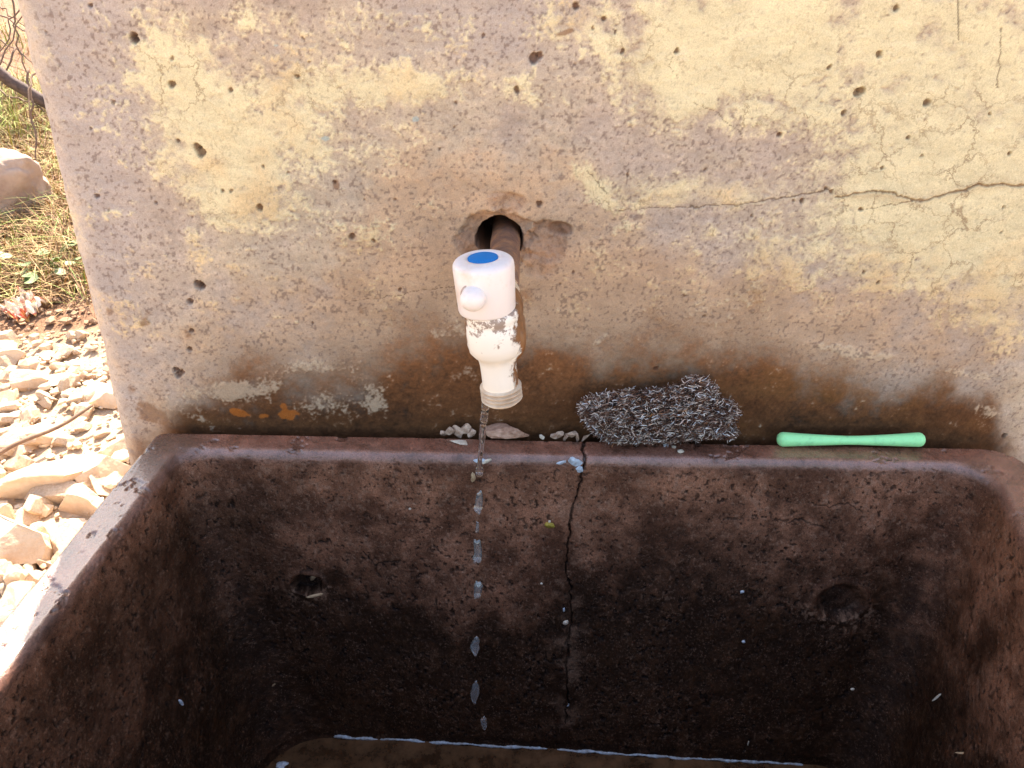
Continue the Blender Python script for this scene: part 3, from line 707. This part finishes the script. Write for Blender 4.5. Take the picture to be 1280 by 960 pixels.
# steel wool scourer
def build_scourer():
    rnd = random.Random(11)
    q = [(115,360),(125,310),(170,280),(290,262),(400,240),(440,232),(480,255),(550,236),(640,228),(720,212),(790,165),(860,150),(905,168),(960,200),(968,250),(930,282),(1010,300),(1065,300),(1100,345),(1082,400),(1062,430),(1092,480),(1050,528),(960,515),(860,520),(760,532),(650,545),(500,543),(380,550),(290,540),(225,510),(200,480),(150,435)]
    poly = [unproj_y(700+a/4.92, 440+b/4.92, -0.004) for a, b in q]
    poly = [(p[0], p[2]) for p in poly]; c = poly+[poly[0]]
    xs = [p[0] for p in poly]; zs = [p[1] for p in poly]
    def inside(x, z):
        s = False; j = len(poly)-1
        for i in range(len(poly)):
            if (poly[i][1] > z) != (poly[j][1] > z) and x < (poly[j][0]-poly[i][0])*(z-poly[i][1])/(poly[j][1]-poly[i][1])+poly[i][0]: s = not s
            j = i
        return s
    xx = np.array([rnd.uniform(min(xs), max(xs)) for _ in range(26000)]); zz = np.array([rnd.uniform(min(zs), max(zs)) for _ in range(26000)])
    keep = np.array([inside(a, b) for a, b in zip(xx, zz)]); xx, zz = xx[keep], zz[keep]
    d, _ = seg_dist(xx, zz, c); half = 0.0150*np.sqrt(np.clip(1-(1-np.clip(d/0.020, 0, 1))**2, 0, 1))
    steel = NT('steel_wool'); oi = steel.attr('tint')
    steel.set(Base_Color=steel.ramp(oi, (0.0, (0.05, 0.022, 0.015)), (0.62, (0.26, 0.12, 0.07)), (0.78, (0.92, 0.74, 0.62)), (0.90, (0.96, 0.88, 0.80)), (0.975, (0.90, 0.94, 1.0)), (0.99, (0.50, 0.20, 0.06))), Metallic=0.3, Roughness=0.30)  # palest tints are steel glints put into the strand colour
    V = []; Fc = []; tint = []
    lat = rnd.random
    for k in range(len(xx)):
        if k > 8800: break
        f = rnd.choice((-1, -1, -1, 1, 0)) ; y = half[k]*(f*rnd.uniform(0.72, 1.02)) if f else half[k]*rnd.uniform(-.6, .6)
        P0 = Vector((xx[k], -0.004+y, zz[k]))
        a = rnd.gauss(0.12, 0.5); dv = Vector((math.cos(a), rnd.uniform(-.8, .8), math.sin(a)))
        if rnd.random() < .22: dv = Vector((rnd.gauss(0, 1), rnd.gauss(0, 1), rnd.gauss(0, 1)))
        dv.normalize(); sd = dv.cross(Vector((rnd.gauss(0, 1), rnd.gauss(0, 1), rnd.gauss(0, 1)))).normalized(); nn = dv.cross(sd)
        L = rnd.uniform(.0025, .0085); w = rnd.uniform(.00018, .00042); cv = rnd.uniform(-1.4, 1.4); tv = rnd.random()
        tv = tv**0.92
        n0 = len(V); seg = 4
        for s in range(seg+1):
            t = s/seg-.5; ce = P0+dv*(L*t)+nn*(cv*L*(t*t-.12)); tw = sd*math.cos(s*.5)+nn*math.sin(s*.5)
            for e in (-1, 1): V.append(tuple(ce+tw*(w*e)+nn*0)); tint.append(tv)
            for e in (1, -1): V.append(tuple(ce+tw*(w*e)+nn*0.00009)); tint.append(tv)
        for s in range(seg):
            b = n0+s*4
            for z_ in range(4): Fc.append((b+z_, b+(z_+1) % 4, b+4+(z_+1) % 4, b+4+z_))
    o = np_mesh('scourer', np.array(V), np.array(Fc), steel.m, smooth=True, attrs={'tint': np.array(tint)})
    # dark packed core so the wool is not see-through
    core_m = simple_mat('packed_wool', (0.05, 0.032, 0.026), (0.012, 0.008, 0.006), 900, .7, .8, .001, Metallic=0.3)
    bm = bmesh.new(); cx, cz = sum(xs)/len(xs), sum(zs)/len(zs); rings = []
    for (k, y) in ((0.0, -.0125), (0.45, -.0110), (.74, -.0065), (.86, 0), (.74, .0065), (.45, .0110), (0, .0125)):
        rings.append([bm.verts.new((cx+(p[0]-cx)*k, -0.004+y, cz+(p[1]-cz)*k)) for p in poly])
    for a, b in zip(rings, rings[1:]):
        for i in range(len(poly)): j = (i+1) % len(poly); bm.faces.new((a[i], a[j], b[j], b[i]))
    bmesh.ops.remove_doubles(bm, verts=bm.verts, dist=1e-6)
    bm_obj('packed_core', bm, core_m, o)
    return tag(o, 'crumpled grey steel wool scourer resting on the back rim of the basin', 'scourer')
build_scourer()

# ------------------------------------------------------------------ stones
def rock_bm(seed, sx, sy, sz, subdiv=4, chops=7, rough=.10):
    rnd = random.Random(seed); bm = bmesh.new(); bmesh.ops.create_icosphere(bm, subdivisions=subdiv, radius=1)
    planes = []
    for _ in range(chops+4):
        nv = Vector((rnd.gauss(0, 1), rnd.gauss(0, 1), rnd.gauss(0, .8))).normalized(); planes.append((nv, rnd.uniform(.38, .74)))
    co = np.array([v.co for v in bm.verts])
    for nv, d in planes:
        nn = np.array(nv); k = co@nn-d; co = co-np.clip(k, 0, None)[:, None]*nn
    nz_ = fbm(co+seed*3.7, 1.6, 5, seed % 50)
    n2_ = fbm(co+seed*1.7, 9, 3, seed % 30)
    co = co*(1+rough*nz_+rough*.22*n2_)[:, None]*np.array([sx, sy, sz])
    for v, c in zip(bm.verts, co): v.co = c
    return bm
lime = NT('limestone'); lf = lime.noise(14, 8, .65)
lime.set(Base_Color=lime.mix(lime.ramp(lf, (0.35, 0.0), (0.68, 1.0)), (0.68, 0.53, 0.385), (0.50, 0.34, 0.22)), Roughness=0.9)
lime.bump(lime.noise(60, 8, .7), .7, .006); lime = lime.m
pale_stone = simple_mat('pale_chip', (0.60, 0.38, 0.27), (0.30, 0.15, 0.09), 150, .8, .6, .001)
chipm = simple_mat('dry_chip', (0.68, 0.50, 0.38), (0.30, 0.18, 0.12), 160, .85, .6, .001)
whitem = simple_mat('white_crumb', (0.72, 0.62, 0.50), (0.50, 0.40, 0.30), 300, .6, .4, .0006)
bluem = simple_mat('soap_residue', (0.60, 0.68, 0.78), (0.36, 0.36, 0.38), 300, .3, .4, .0006)
def small_rock(name, u, v, Y, sx, sy, sz, seed, mat, label, cat, group=None, z=None, rot=0, chops=7):
    p = unproj_y(u, v, Y) if z is None else unproj_z(u, v, z)
    o = bm_obj(name, rock_bm(seed, sx, sy, sz, 3, chops, .05 if chops > 6 else .2), mat, smooth=False); o.location = p; o.rotation_euler = (0, rot, random.Random(seed).uniform(-.4, .4))
    return tag(o, label, cat, group)
small_rock('stone', 627, 537, 0.004, .0260, .0100, .0066, 63, pale_stone, 'flat pinkish stone on the back rim behind the falling water', 'stone', chops=1)
for k, (a, b, sx, sz) in enumerate([(554, 541, .0030, .0018), (563, 538, .0036, .0036), (573, 539, .0046, .0040), (583, 537, .0042, .0040), (590, 541, .0040, .0030)]):
    small_rock('stone_chip', a, b, 0.005, sx*1.7, .004, sz*1.6, 70+k, chipm, 'pale stone chip in the small heap left of the flat pinkish stone', 'stone chip', 'stone chips left of the flat stone', rot=.4*k, chops=12)
for k, (a, b, sx, sz) in enumerate([(692, 544, .0030, .0022), (698, 543, .0026, .0036), (714, 543, .0034, .0034), (722, 546, .0045, .0014), (708, 546, .003, .0018), (731, 547, .0036, .001)]):
    small_rock('stone_chip', a, b, 0.003, sx*1.6, .004, sz*1.5, 90+k, chipm, 'brownish chip in the small heap beside the left end of the scourer', 'stone chip', 'chips beside the scourer', rot=.5*k, chops=12)
small_rock('plaster_flake', 575, 552, 0, .0120, .0042, .0016, 101, whitem, 'cream plaster flake lying flat on the rim left of the water stream', 'plaster flake', z=.0012, rot=.1)
small_rock('white_crumb', 677, 546, 0, .0034, .0026, .0022, 102, whitem, 'single white crumb on the rim right of the flat pinkish stone', 'crumb', z=.0006)
for k, (a, b, s) in enumerate([(831, 556, .0015), (842, 559, .0013), (850, 564, .0018), (818, 549, .0022)]):
    small_rock('white_crumb', a, b, 0, s*2.0, s*1.5, s*.9, 110+k, whitem if k else bluem, 'small white crumb on the rim just below the scourer', 'crumb', 'crumbs below the scourer', z=.0007)

def stick_on(name, u, v, shape, mat, label, cat, group=None, lift=.0002):
    p, nn = on_basin(u, v)
    bm = bmesh.new(); bmesh.ops.create_icosphere(bm, subdivisions=3, radius=1)
    sx, sy, sz, tilt, sd = shape; rnd = random.Random(sd)
    co = np.array([w.co for w in bm.verts]); nz_ = fbm(co+sd, 1.8, 4, sd % 40)
    co = co*(1+.32*nz_)[:, None]; co[:, 0] += .35*np.sin(co[:, 2]*2.2+sd)*(sz > sx*1.6)
    co *= np.array([sx, sy, sz])
    for w, c in zip(bm.verts, co): w.co = c
    o = bm_obj(name, bm, mat); o.location = p+nn*lift; o.rotation_euler = (0.2, tilt, 0)
    return tag(o, label, cat, group)
yel = simple_mat('yellow_petal', (0.50, 0.34, 0.05), (0.16, 0.12, 0.015), 160, .5, .3, .0005)
fib = simple_mat('tan_scrap', (0.55, 0.38, 0.22), (0.35, 0.2, 0.11), 160, .6, .3, .0005)
stick_on('petal', 687, 656, (.0042, .0016, .0032, .3, 3), yel, 'yellowish petal scrap stuck on the basin back, left of the crack', 'petal')
stick_on('petal_tip', 687, 652, (.0011, .0012, .0016, .3, 5), whitem, 'tiny pale scrap on top of the yellowish petal', 'scrap')
stick_on('food_scrap', 590, 597, (.0019, .0013, .0066, .12, 8), fib, 'narrow tan scrap stuck just under the lip, left of the stream', 'scrap')
stick_on('residue', 719, 572, (.0040, .0012, .0072, -.45, 9), bluem, 'bluish white soap residue on the lip beside the crack top', 'soap residue')
stick_on('residue', 724, 588, (.0030, .001, .0038, .5, 10), bluem, 'lower small blob of soap residue under the one on the lip', 'soap residue')
stick_on('residue', 702, 566, (.0040, .001, .0016, -.35, 12), bluem, 'faint soap smear on the lip left of the main soap residue', 'soap residue')
stick_on('residue', 601, 562, (.0056, .0014, .0026, 0, 13), bluem, 'wet bluish splash mark on the lip right under the stream', 'splash')
stick_on('food_scrap', 608, 569, (.0040, .0014, .0018, -.5, 14), whitem, 'cream scrap on the lip right of the stream', 'scrap')
stick_on('soap_bit', 705, 764, (.0010, .0008, .0034, .12, 15), bluem, 'slim upper soap bit beside the crack, mid basin', 'soap bit')
stick_on('soap_bit', 707, 779, (.0024, .0012, .0028, -.3, 16), whitem, 'rounded soap bit beside the crack, just under the slim one', 'soap bit')
for k, (a, b, s, l) in enumerate([(928, 740, .0016, 'bluish crumb stuck on the basin, higher of the two right of centre'), (930, 803, .0016, 'bluish crumb stuck on the basin, lower of the two right of centre'),
                                  (709, 884, .0021, 'bright blue white crumb at the lower end of the crack'), (1065, 862, .0015, 'white crumb low on the basin back at right'),
                                  (677, 730, .0010, 'tiny white crumb between falling drops and crack'), (513, 635, .0010, 'tiny white crumb high on the basin back, left of the drops')]):
    stick_on('soap_crumb', a, b, (s, s*.7, s*1.1, 0, 20+k), bluem if k in (0, 1, 2) else whitem, l, 'crumb')
stick_on('feather', 226, 878, (.0018, .001, .0042, -.2, 31), bluem, 'small whitish feather tuft stuck low on the left side', 'feather')
stick_on('straw_bit', 388, 728, (.0022, .0020, .0055, .25, 32), fib, 'pale straw bit caught in the round hole of the basin back', 'straw bit', lift=.002)
stick_on('straw_bit', 394, 743, (.0070, .0012, .0012, -.3, 33), fib, 'flat pale straw bit under the round hole of the basin back', 'straw bit', lift=.001)
stick_on('straw_bit', 1172, 872, (.0009, .0008, .0062, .3, 34), whitem, 'thin upright pale straw bit low on the right of the basin', 'straw bit')
stick_on('straw_bit', 1205, 942, (.0050, .0008, .0007, .05, 35), fib, 'thin flat straw bit near the right bottom of the basin', 'straw bit')
stick_on('straw_bit', 341, 858, (.0007, .0007, .0050, .55, 36), fib, 'thin slanting straw bit low on the left of the basin back', 'straw bit')
stick_on('straw_bit', 935, 930, (.0006, .0007, .0060, -.15, 37), whitem, 'thin pale straw bit standing just above the meniscus glint', 'straw bit')
for (a, b, sh, m_, l) in [((325, 926), 0, (.011, .0016, .0006, 0, 41), glint_straw_m, 'slender whitish straw floating left of the scum line'), ((352, 955), 0, (.006, .005, .0012, 0, 42), bluem, 'bluish soap foam clump floating at the bottom left')] and \
    [(325, 926, (.011, .0016, .0008, .0, 41), glint_straw_m, 'slender whitish straw floating left of the scum line'), (352, 956, (.0065, .0045, .0016, 0, 42), bluem, 'bluish soap foam clump floating at the bottom left')]:
    p = unproj_z(a, b, WATER_Z+.0012); bm = rock_bm(sh[4], sh[0], sh[1], sh[2], 3, 5, .25)
    o = bm_obj('foam_clump' if sh[4] == 42 else 'floating_straw', bm, m_); o.location = p; o.rotation_euler = (0, 0, .35 if sh[4] == 41 else 0); tag(o, l, 'foam' if sh[4] == 42 else 'straw')

# ================================================================== GROUND AT THE LEFT
YSOIL = float(ground_at(60, 445)[1])
def build_ground():
    ax = np.sign(np.linspace(-1, 1, 340))*(np.abs(np.linspace(-1, 1, 340))**4)*120-1.0
    ay = np.sign(np.linspace(-1, 1, 340))*(np.abs(np.linspace(-1, 1, 340))**4)*120+1.5
    X, Y = np.meshgrid(ax, ay, indexing='ij'); P = np.stack([X.ravel(), Y.ravel(), np.zeros(X.size)], 1)
    nn = fbm(P, 4, 5, 44); P[:, 2] = ground_h(P[:, 0], P[:, 1])+0.02*nn*np.exp(-np.hypot(P[:, 0], P[:, 1])/6)
    n = 340; i, j = np.meshgrid(np.arange(n-1), np.arange(n-1), indexing='ij')
    Fq = np.stack([i*n+j, (i+1)*n+j, (i+1)*n+j+1, i*n+j+1], -1).reshape(-1, 4)
    mt = NT('dry_earth'); f1 = mt.noise(3.5, 8, .65); f2 = mt.noise(38, 8, .7)
    sp_ = mt.n('ShaderNodeSeparateXYZ'); mt.l(mt.coord(), sp_.inputs[0])
    c = mt.mix(mt.ramp(f1, (0.4, 0.0), (0.62, 1.0)), (0.48, 0.34, 0.22), (0.60, 0.46, 0.33))
    c = mt.mix(mt.math('MINIMUM', mt.math('MAXIMUM', mt.math('MULTIPLY', mt.math('SUBTRACT', sp_.outputs[1], YSOIL), 7.0), 0.0), 1.0), c, (0.23, 0.12, 0.065))   # bare brown soil further back
    c = mt.mix(0.7, c, mt.ramp(f2, (0.3, 0.55), (0.7, 1.3)), 'MULTIPLY')
    mt.set(Base_Color=c, Roughness=0.95); mt.bump(f2, .8, .02)
    o = np_mesh('ground', P, Fq, mt.m); return tag(o, kind='structure')
build_ground()
# main stones: pixel centre, half sizes in metres, label
def gm(u, v): return ground_at(u, v)
main = [(14, 450, .050, .035, 'pale rock farthest left below the litter wrapper'), (42, 477, .060, .040, 'pale angular rock right of centre in the upper rubble'),
        (13, 511, .045, .038, 'pale rock at the photo edge, level with the damp wall stain'), (88, 468, .068, .018, 'long flat slab of pale rock lying aslant near the wall'),
        (129, 498, .055, .048, 'blocky bright rock touching the left edge of the wall'), (57, 543, .070, .042, 'low rounded pale rock beside the dry stick'),
        (30, 561, .040, .030, 'small pale rock under the dry stick at left'), (104, 516, .034, .026, 'small squarish rock between the slab and the blocky rock'),
        (72, 603, .110, .065, 'big pale rock with an orange brown shaded face'), (128, 590, .075, .070, 'big bright rock half hidden behind the corner of the basin'),
        (108, 632, .062, .044, 'grainy pale rock beside the left rim of the basin'), (28, 682, .100, .062, 'big sunlit white boulder at the photo edge near the rim'),
        (24, 733, .034, .044, 'upright pale rock just outside the sunlit rim'), (96, 655, .030, .022, 'small brown sided rock tucked against the left rim'),
        (4, 650, .045, .040, 'pale rock above the white boulder at the photo edge'), (5, 728, .026, .026, 'small rock left of the upright pale rock'),
        (8, 770, .032, .028, 'lowest pale rock, beside the sunlit end of the rim'), (60, 445, .028, .020, 'small pale rock above the angular rock'), (20, 610, .060, .035, 'wide low rock left of the big orange faced rock'),
        (92, 580, .045, .030, 'pale rock leaning above the big orange faced rock')]
for k, (a, b, sx, sz, lb) in enumerate(main):
    p = gm(a, b+6); o = bm_obj('rock', rock_bm(200+k, sx*1.05, sx*.82, sz*1.0, 5, 7, .06), lime, smooth=False); o.location = (p[0], p[1], ground_h(p[0], p[1])+sz*.28)
    o.rotation_euler = (0, 0, random.uniform(-.6, .6)); tag(o, lb, 'rock')
protos = [rock_bm(300+k, 1, random.Random(k).uniform(.65, .9), random.Random(k+9).uniform(.45, .75), 4, 8, .07) for k in range(10)]
pm_ = []
for bm in protos:
    me = bpy.data.meshes.new('rubble_stone'); bm.to_mesh(me); bm.free(); me.polygons.foreach_set('use_smooth', [False]*len(me.polygons)); me.materials.append(lime); pm_.append(me)
rnd = random.Random(21); cnt = 0
while cnt < 110:
    a, b = rnd.uniform(-30, 165), rnd.uniform(418, 800)
    if a > 100+(b-400)*.25 and b < 560: continue
    if b > 560 and a > 185-(b-540)*.62: continue
    p = gm(a, b); s = rnd.uniform(.016, .046)*(1+.4*(b > 560))
    o = bpy.data.objects.new('rubble_stone', pm_[cnt % 10]); link(o); o.location = (p[0], p[1], ground_h(p[0], p[1])+s*.25); o.scale = (s, s, s)
    o.rotation_euler = (rnd.uniform(-.3, .3), rnd.uniform(-.3, .3), rnd.uniform(0, 6.28)); cnt += 1
    tag(o, 'fist sized or smaller pale rubble stone among the bigger rocks left of the basin', 'rock', 'rubble stones left of the basin')
# gravel
def build_gravel():
    rnd = np.random.RandomState(4); V = []; Fc = []
    ico = bmesh.new(); bmesh.ops.create_icosphere(ico, subdivisions=1, radius=1)
    bv = np.array([v.co for v in ico.verts]); bf = np.array([[v.index for v in f.verts] for f in ico.faces]); ico.free()
    N_ = 15000; x = rnd.uniform(-2.6, -0.15, N_); y = rnd.uniform(0.05, 3.4, N_); s = rnd.gamma(2.0, .0028, N_)+.0025
    z = ground_h(x, y)
    for k in range(N_):
        q = bv*(1+rnd.uniform(-.3, .3, (len(bv), 1)))*np.array([1, rnd.uniform(.6, 1), rnd.uniform(.4, .8)])*s[k]
        a = rnd.uniform(0, 6.28); c_, s_ = math.cos(a), math.sin(a)
        q = np.stack([q[:, 0]*c_-q[:, 1]*s_, q[:, 0]*s_+q[:, 1]*c_, q[:, 2]], 1)+np.array([x[k], y[k], z[k]+s[k]*.3+0.008])
        V.append(q); Fc.append(bf+k*len(bv))
    gmn = NT('gravel'); sg_ = gmn.n('ShaderNodeSeparateXYZ'); gmn.l(gmn.coord(), sg_.inputs[0])
    gcol = gmn.ramp(gmn.noise(22, 4, .6), (0.36, (0.34, 0.21, 0.13)), (0.5, (0.56, 0.42, 0.29)), (0.64, (0.68, 0.56, 0.42)))
    gcol = gmn.mix(gmn.math('MULTIPLY', gmn.math('SMOOTH_MIN', gmn.math('MAXIMUM', gmn.math('MULTIPLY', gmn.math('SUBTRACT', sg_.outputs[1], YSOIL), 7.0), 0.0), 1.0, 0.1), 0.8), gcol, (0.24, 0.13, 0.07))
    gmn.set(Base_Color=gcol, Roughness=.95)
    o = np_mesh('gravel', np.concatenate(V), np.concatenate(Fc), gmn.m, smooth=False); tag(o, kind='stuff')
    o['label'] = 'fine pale gravel and grit over the ground left of the wall'; o['category'] = 'gravel'
build_gravel()
# dry grass
def build_grass(name, region, N_, cols, seed, hmin, hmax, label, pix=None):
    rnd = random.Random(seed); V = []; Fc = []; tint = []
    clumps = [(rnd.uniform(region[0], region[1]), rnd.uniform(region[2], region[3])) for _ in range(max(10, N_//90))]
    if pix: clumps += [tuple(gm(rnd.uniform(pix[0], pix[1]), rnd.uniform(pix[2], pix[3]))[:2]) for _ in range(pix[4])]
    for k in range(N_):
        cx, cy = rnd.choice(clumps); x = cx+rnd.gauss(0, .07); y = cy+rnd.gauss(0, .07)
        z = float(ground_h(x, y))-.005; L = rnd.uniform(hmin, hmax); az = rnd.uniform(0, 6.28); w = rnd.uniform(.0012, .0030)
        le = rnd.uniform(.3, 1.9); dx, dy = math.cos(az), math.sin(az); n0 = len(V); t_ = rnd.random(); sxn, syn = -dy, dx
        for s in range(5):
            t = s/4; hx = L*le*t*t*.8; hz = L*t*(1-.35*le*t)*(1.0)
            ww = w*(1-t*.85)
            for e in (-1, 1): V.append((x+dx*hx+sxn*ww*e, y+dy*hx+syn*ww*e, z+max(hz, .004))); tint.append(t_)
        for s in range(4):
            b = n0+2*s; Fc.append((b, b+1, b+3, b+2))
    m = NT(name+'_blade'); m.set(Base_Color=m.ramp(m.attr('tint'), *cols), Roughness=.7)
    o = np_mesh(name, np.array(V), np.array(Fc), m.m, smooth=False, attrs={'tint': np.array(tint)}); tag(o, label, None, None, 'stuff'); return o
g0 = gm(40, 372)
straw = ((0.0, (0.09, 0.035, 0.014)), (0.35, (0.28, 0.14, 0.05)), (0.80, (0.50, 0.33, 0.15)), (0.93, (0.26, 0.28, 0.06)))
build_grass('dry_grass', (-4.4, -0.9, g0[1]+.02, g0[1]+4.5), 15000, straw, 5, .04, .15, 'dry straw coloured grass behind the rubble at the left', pix=(-60, 125, 110, 368, 420))
gp = gm(50, 335)
build_grass('green_grass', (gp[0]-.25, gp[0]+.25, gp[1]-.15, gp[1]+.5), 260, ((0.0, (0.10, 0.20, 0.03)), (1.0, (0.22, 0.32, 0.05))), 9, .06, .20, 'sparse green grass among the straw')
gq = gm(25, 150)
build_grass('green_grass', (gq[0]-.8, gq[0]+.5, gq[1]-.5, gq[1]+1.0), 700, ((0.0, (0.14, 0.20, 0.03)), (1.0, (0.42, 0.42, 0.10))), 10, .10, .30, 'yellow green grass higher on the bank')
# boulder in the grass
p = gm(2, 288); o = bm_obj('boulder', rock_bm(402, .19, .15, .16, 5, 9, .16), simple_mat('pink_rock', (0.42, 0.31, 0.245), (0.30, 0.20, 0.15), 14, .9, .5, .006)); o.location = (p[0]-.02, p[1]+.05, float(ground_h(p[0], p[1]))+.10)
tag(o, 'large pinkish boulder in the dry grass at the left edge', 'boulder')
# leafy weed
leaf_m = simple_mat('weed_leaf', (0.06, 0.11, 0.025), (0.13, 0.17, 0.05), 30, .6, .2, .002)
wd = gm(62, 352); weed = empty('weed', (wd[0], wd[1], float(ground_h(wd[0], wd[1]))), 'small green leafy weed at the foot of the dry grass', 'weed')
rnd = random.Random(2); bm = bmesh.new(); st = bmesh.new()
for k in range(16):
    az = rnd.uniform(0, 6.28); r = rnd.uniform(.02, .10); z_ = rnd.uniform(.03, .11); c = Vector((r*math.cos(az), r*math.sin(az), z_))
    tube(st, [Vector((0, 0, 0)), c*.6+Vector((0, 0, .015)), c], [.0018, .0014, .001], 5)
    s = rnd.uniform(.014, .026); M_ = Matrix.Translation(c) @ Matrix.Rotation(az, 4, 'Z') @ Matrix.Rotation(rnd.uniform(-.7, .3), 4, 'Y')
    ring = [bm.verts.new(M_ @ Vector((s*(1+math.cos(t)), s*.7*math.sin(t)*(1+.2*math.cos(3*t)), .003*math.cos(2*t)))) for t in np.linspace(0, 2*math.pi, 11)[:-1]]
    cc_ = bm.verts.new(M_ @ Vector((s, 0, -.003)))
    for i in range(10): bm.faces.new((ring[i], ring[(i+1) % 10], cc_))
bm_obj('foliage', bm, leaf_m, weed); bm_obj('stem', st, leaf_m, weed)
# branches, twigs, stick
bark = simple_mat('grey_bark', (0.13, 0.085, 0.075), (0.06, 0.04, 0.035), 60, .85, .6, .003)
twig_m = simple_mat('dry_twig', (0.20, 0.12, 0.075), (0.11, 0.065, 0.045), 60, .85, .5, .002)
def ray_at(u, v, t):
    d = CF + (u-640)/FPX*CR - (v-480)/FPX*CU; return Vector(CC+d*t)
def stick(name, a, b, ta, tb_, r0, r1, mat, label, cat, seed, wob=.02, group=None):
    rnd = random.Random(seed); A_, B_ = ray_at(*a, ta), ray_at(*b, tb_); pts = []; n_ = 14
    for i in range(n_+1):
        t = i/n_; q = A_.lerp(B_, t); k = math.sin(t*math.pi)
        pts.append(q+Vector((rnd.gauss(0, wob*.3), 0, rnd.gauss(0, wob*.3)+wob*math.sin(t*5+seed)))*(.3+k))
    bm = bmesh.new(); tube(bm, pts, [r0+(r1-r0)*i/n_ for i in range(n_+1)], 8)
    return tag(bm_obj(name, bm, mat), label, cat, group)
stick('branch', (-160, -10), (95, 150), 3.0, 3.4, .020, .026, bark, 'thick dark bare branch slanting down behind the wall edge at left', 'branch', 1, .012)
tw = [((-60, 195), (52, -40), 3.3, 3.4), ((-30, 60), (95, 190), 3.6, 3.5), ((-10, 215), (70, 330), 2.9, 3.0), ((-40, 20), (60, 95), 3.9, 3.8), ((8, -30), (40, 130), 3.5, 3.6), ((-50, 330), (50, 195), 3.2, 3.5),
      ((20, 60), (-30, 210), 3.5, 3.4), ((0, 20), (75, 60), 4.0, 3.8), ((-20, 160), (60, 165), 3.6, 3.6), ((30, 250), (110, 300), 3.0, 3.1), ((-30, -10), (48, 50), 4.1, 4.0), ((45, -20), (-10, 90), 3.9, 3.8)]
_r = random.Random(77)
for _ in range(16):
    a0 = (_r.uniform(-60, 60), _r.uniform(-30, 330)); an = _r.uniform(0, 6.28); ll = _r.uniform(50, 150); t0_ = _r.uniform(2.9, 3.9)
    tw.append((a0, (min(a0[0]+ll*math.cos(an), 95), a0[1]+ll*math.sin(an)), t0_, t0_+_r.uniform(-.2, .2)))
for k, (a, b, t0, t1) in enumerate(tw):
    stick('twig', a, b, t0, t1, .0045, .0022, twig_m, 'thin dry twig in the tangle left of the wall, above the grass', 'twig', 20+k, .018, 'dry twigs left of the wall')
sa, sb = gm(-8, 598), gm(122, 531); bm = bmesh.new(); A_, B_ = Vector(sa), Vector(sb); A_.z += .045; B_.z += .05
tube(bm, [A_.lerp(B_, t)+Vector((0, 0, .006*math.sin(t*7))) for t in np.linspace(0, 1, 12)], [.0055-.0018*t for t in np.linspace(0, 1, 12)], 8)
tag(bm_obj('dry_stick', bm, twig_m), 'thin dry stick lying across the pale rubble', 'stick')
# litter
lit = NT('printed_wrapper'); lf_ = lit.noise(26, 2, .4)
lit.set(Base_Color=lit.ramp(lf_, (0.44, (0.72, 0.62, 0.52)), (0.50, (0.72, 0.60, 0.50)), (0.58, (0.50, 0.08, 0.05)), (0.66, (0.65, 0.38, 0.14))), Roughness=.35)
lp = gm(36, 392); bm = bmesh.new(); gN = 12
for i in range(gN+1):
    for j in range(gN+1):
        x, y = (i/gN-.5)*.13, (j/gN-.5)*.09; z_ = .030+.018*math.sin(i*1.1+j*.5)*math.cos(j*.9)+.012*math.sin(i*2.3-j*1.7); bm.verts.new((x*(1-.25*abs(math.sin(j))), y, z_))
bm.verts.ensure_lookup_table()
for i in range(gN):
    for j in range(gN): q = i*(gN+1)+j; bm.faces.new((bm.verts[q], bm.verts[q+gN+1], bm.verts[q+gN+2], bm.verts[q+1]))
o = bm_obj('wrapper', bm, lit.m, smooth=False); o.location = (lp[0], lp[1], float(ground_h(lp[0], lp[1]))); o.rotation_euler = (.35, 0, -.7)
so = o.modifiers.new('thick', 'SOLIDIFY'); so.thickness = .0012
tag(o, 'crumpled white and red litter wrapper on the dirt below the grass', 'wrapper')
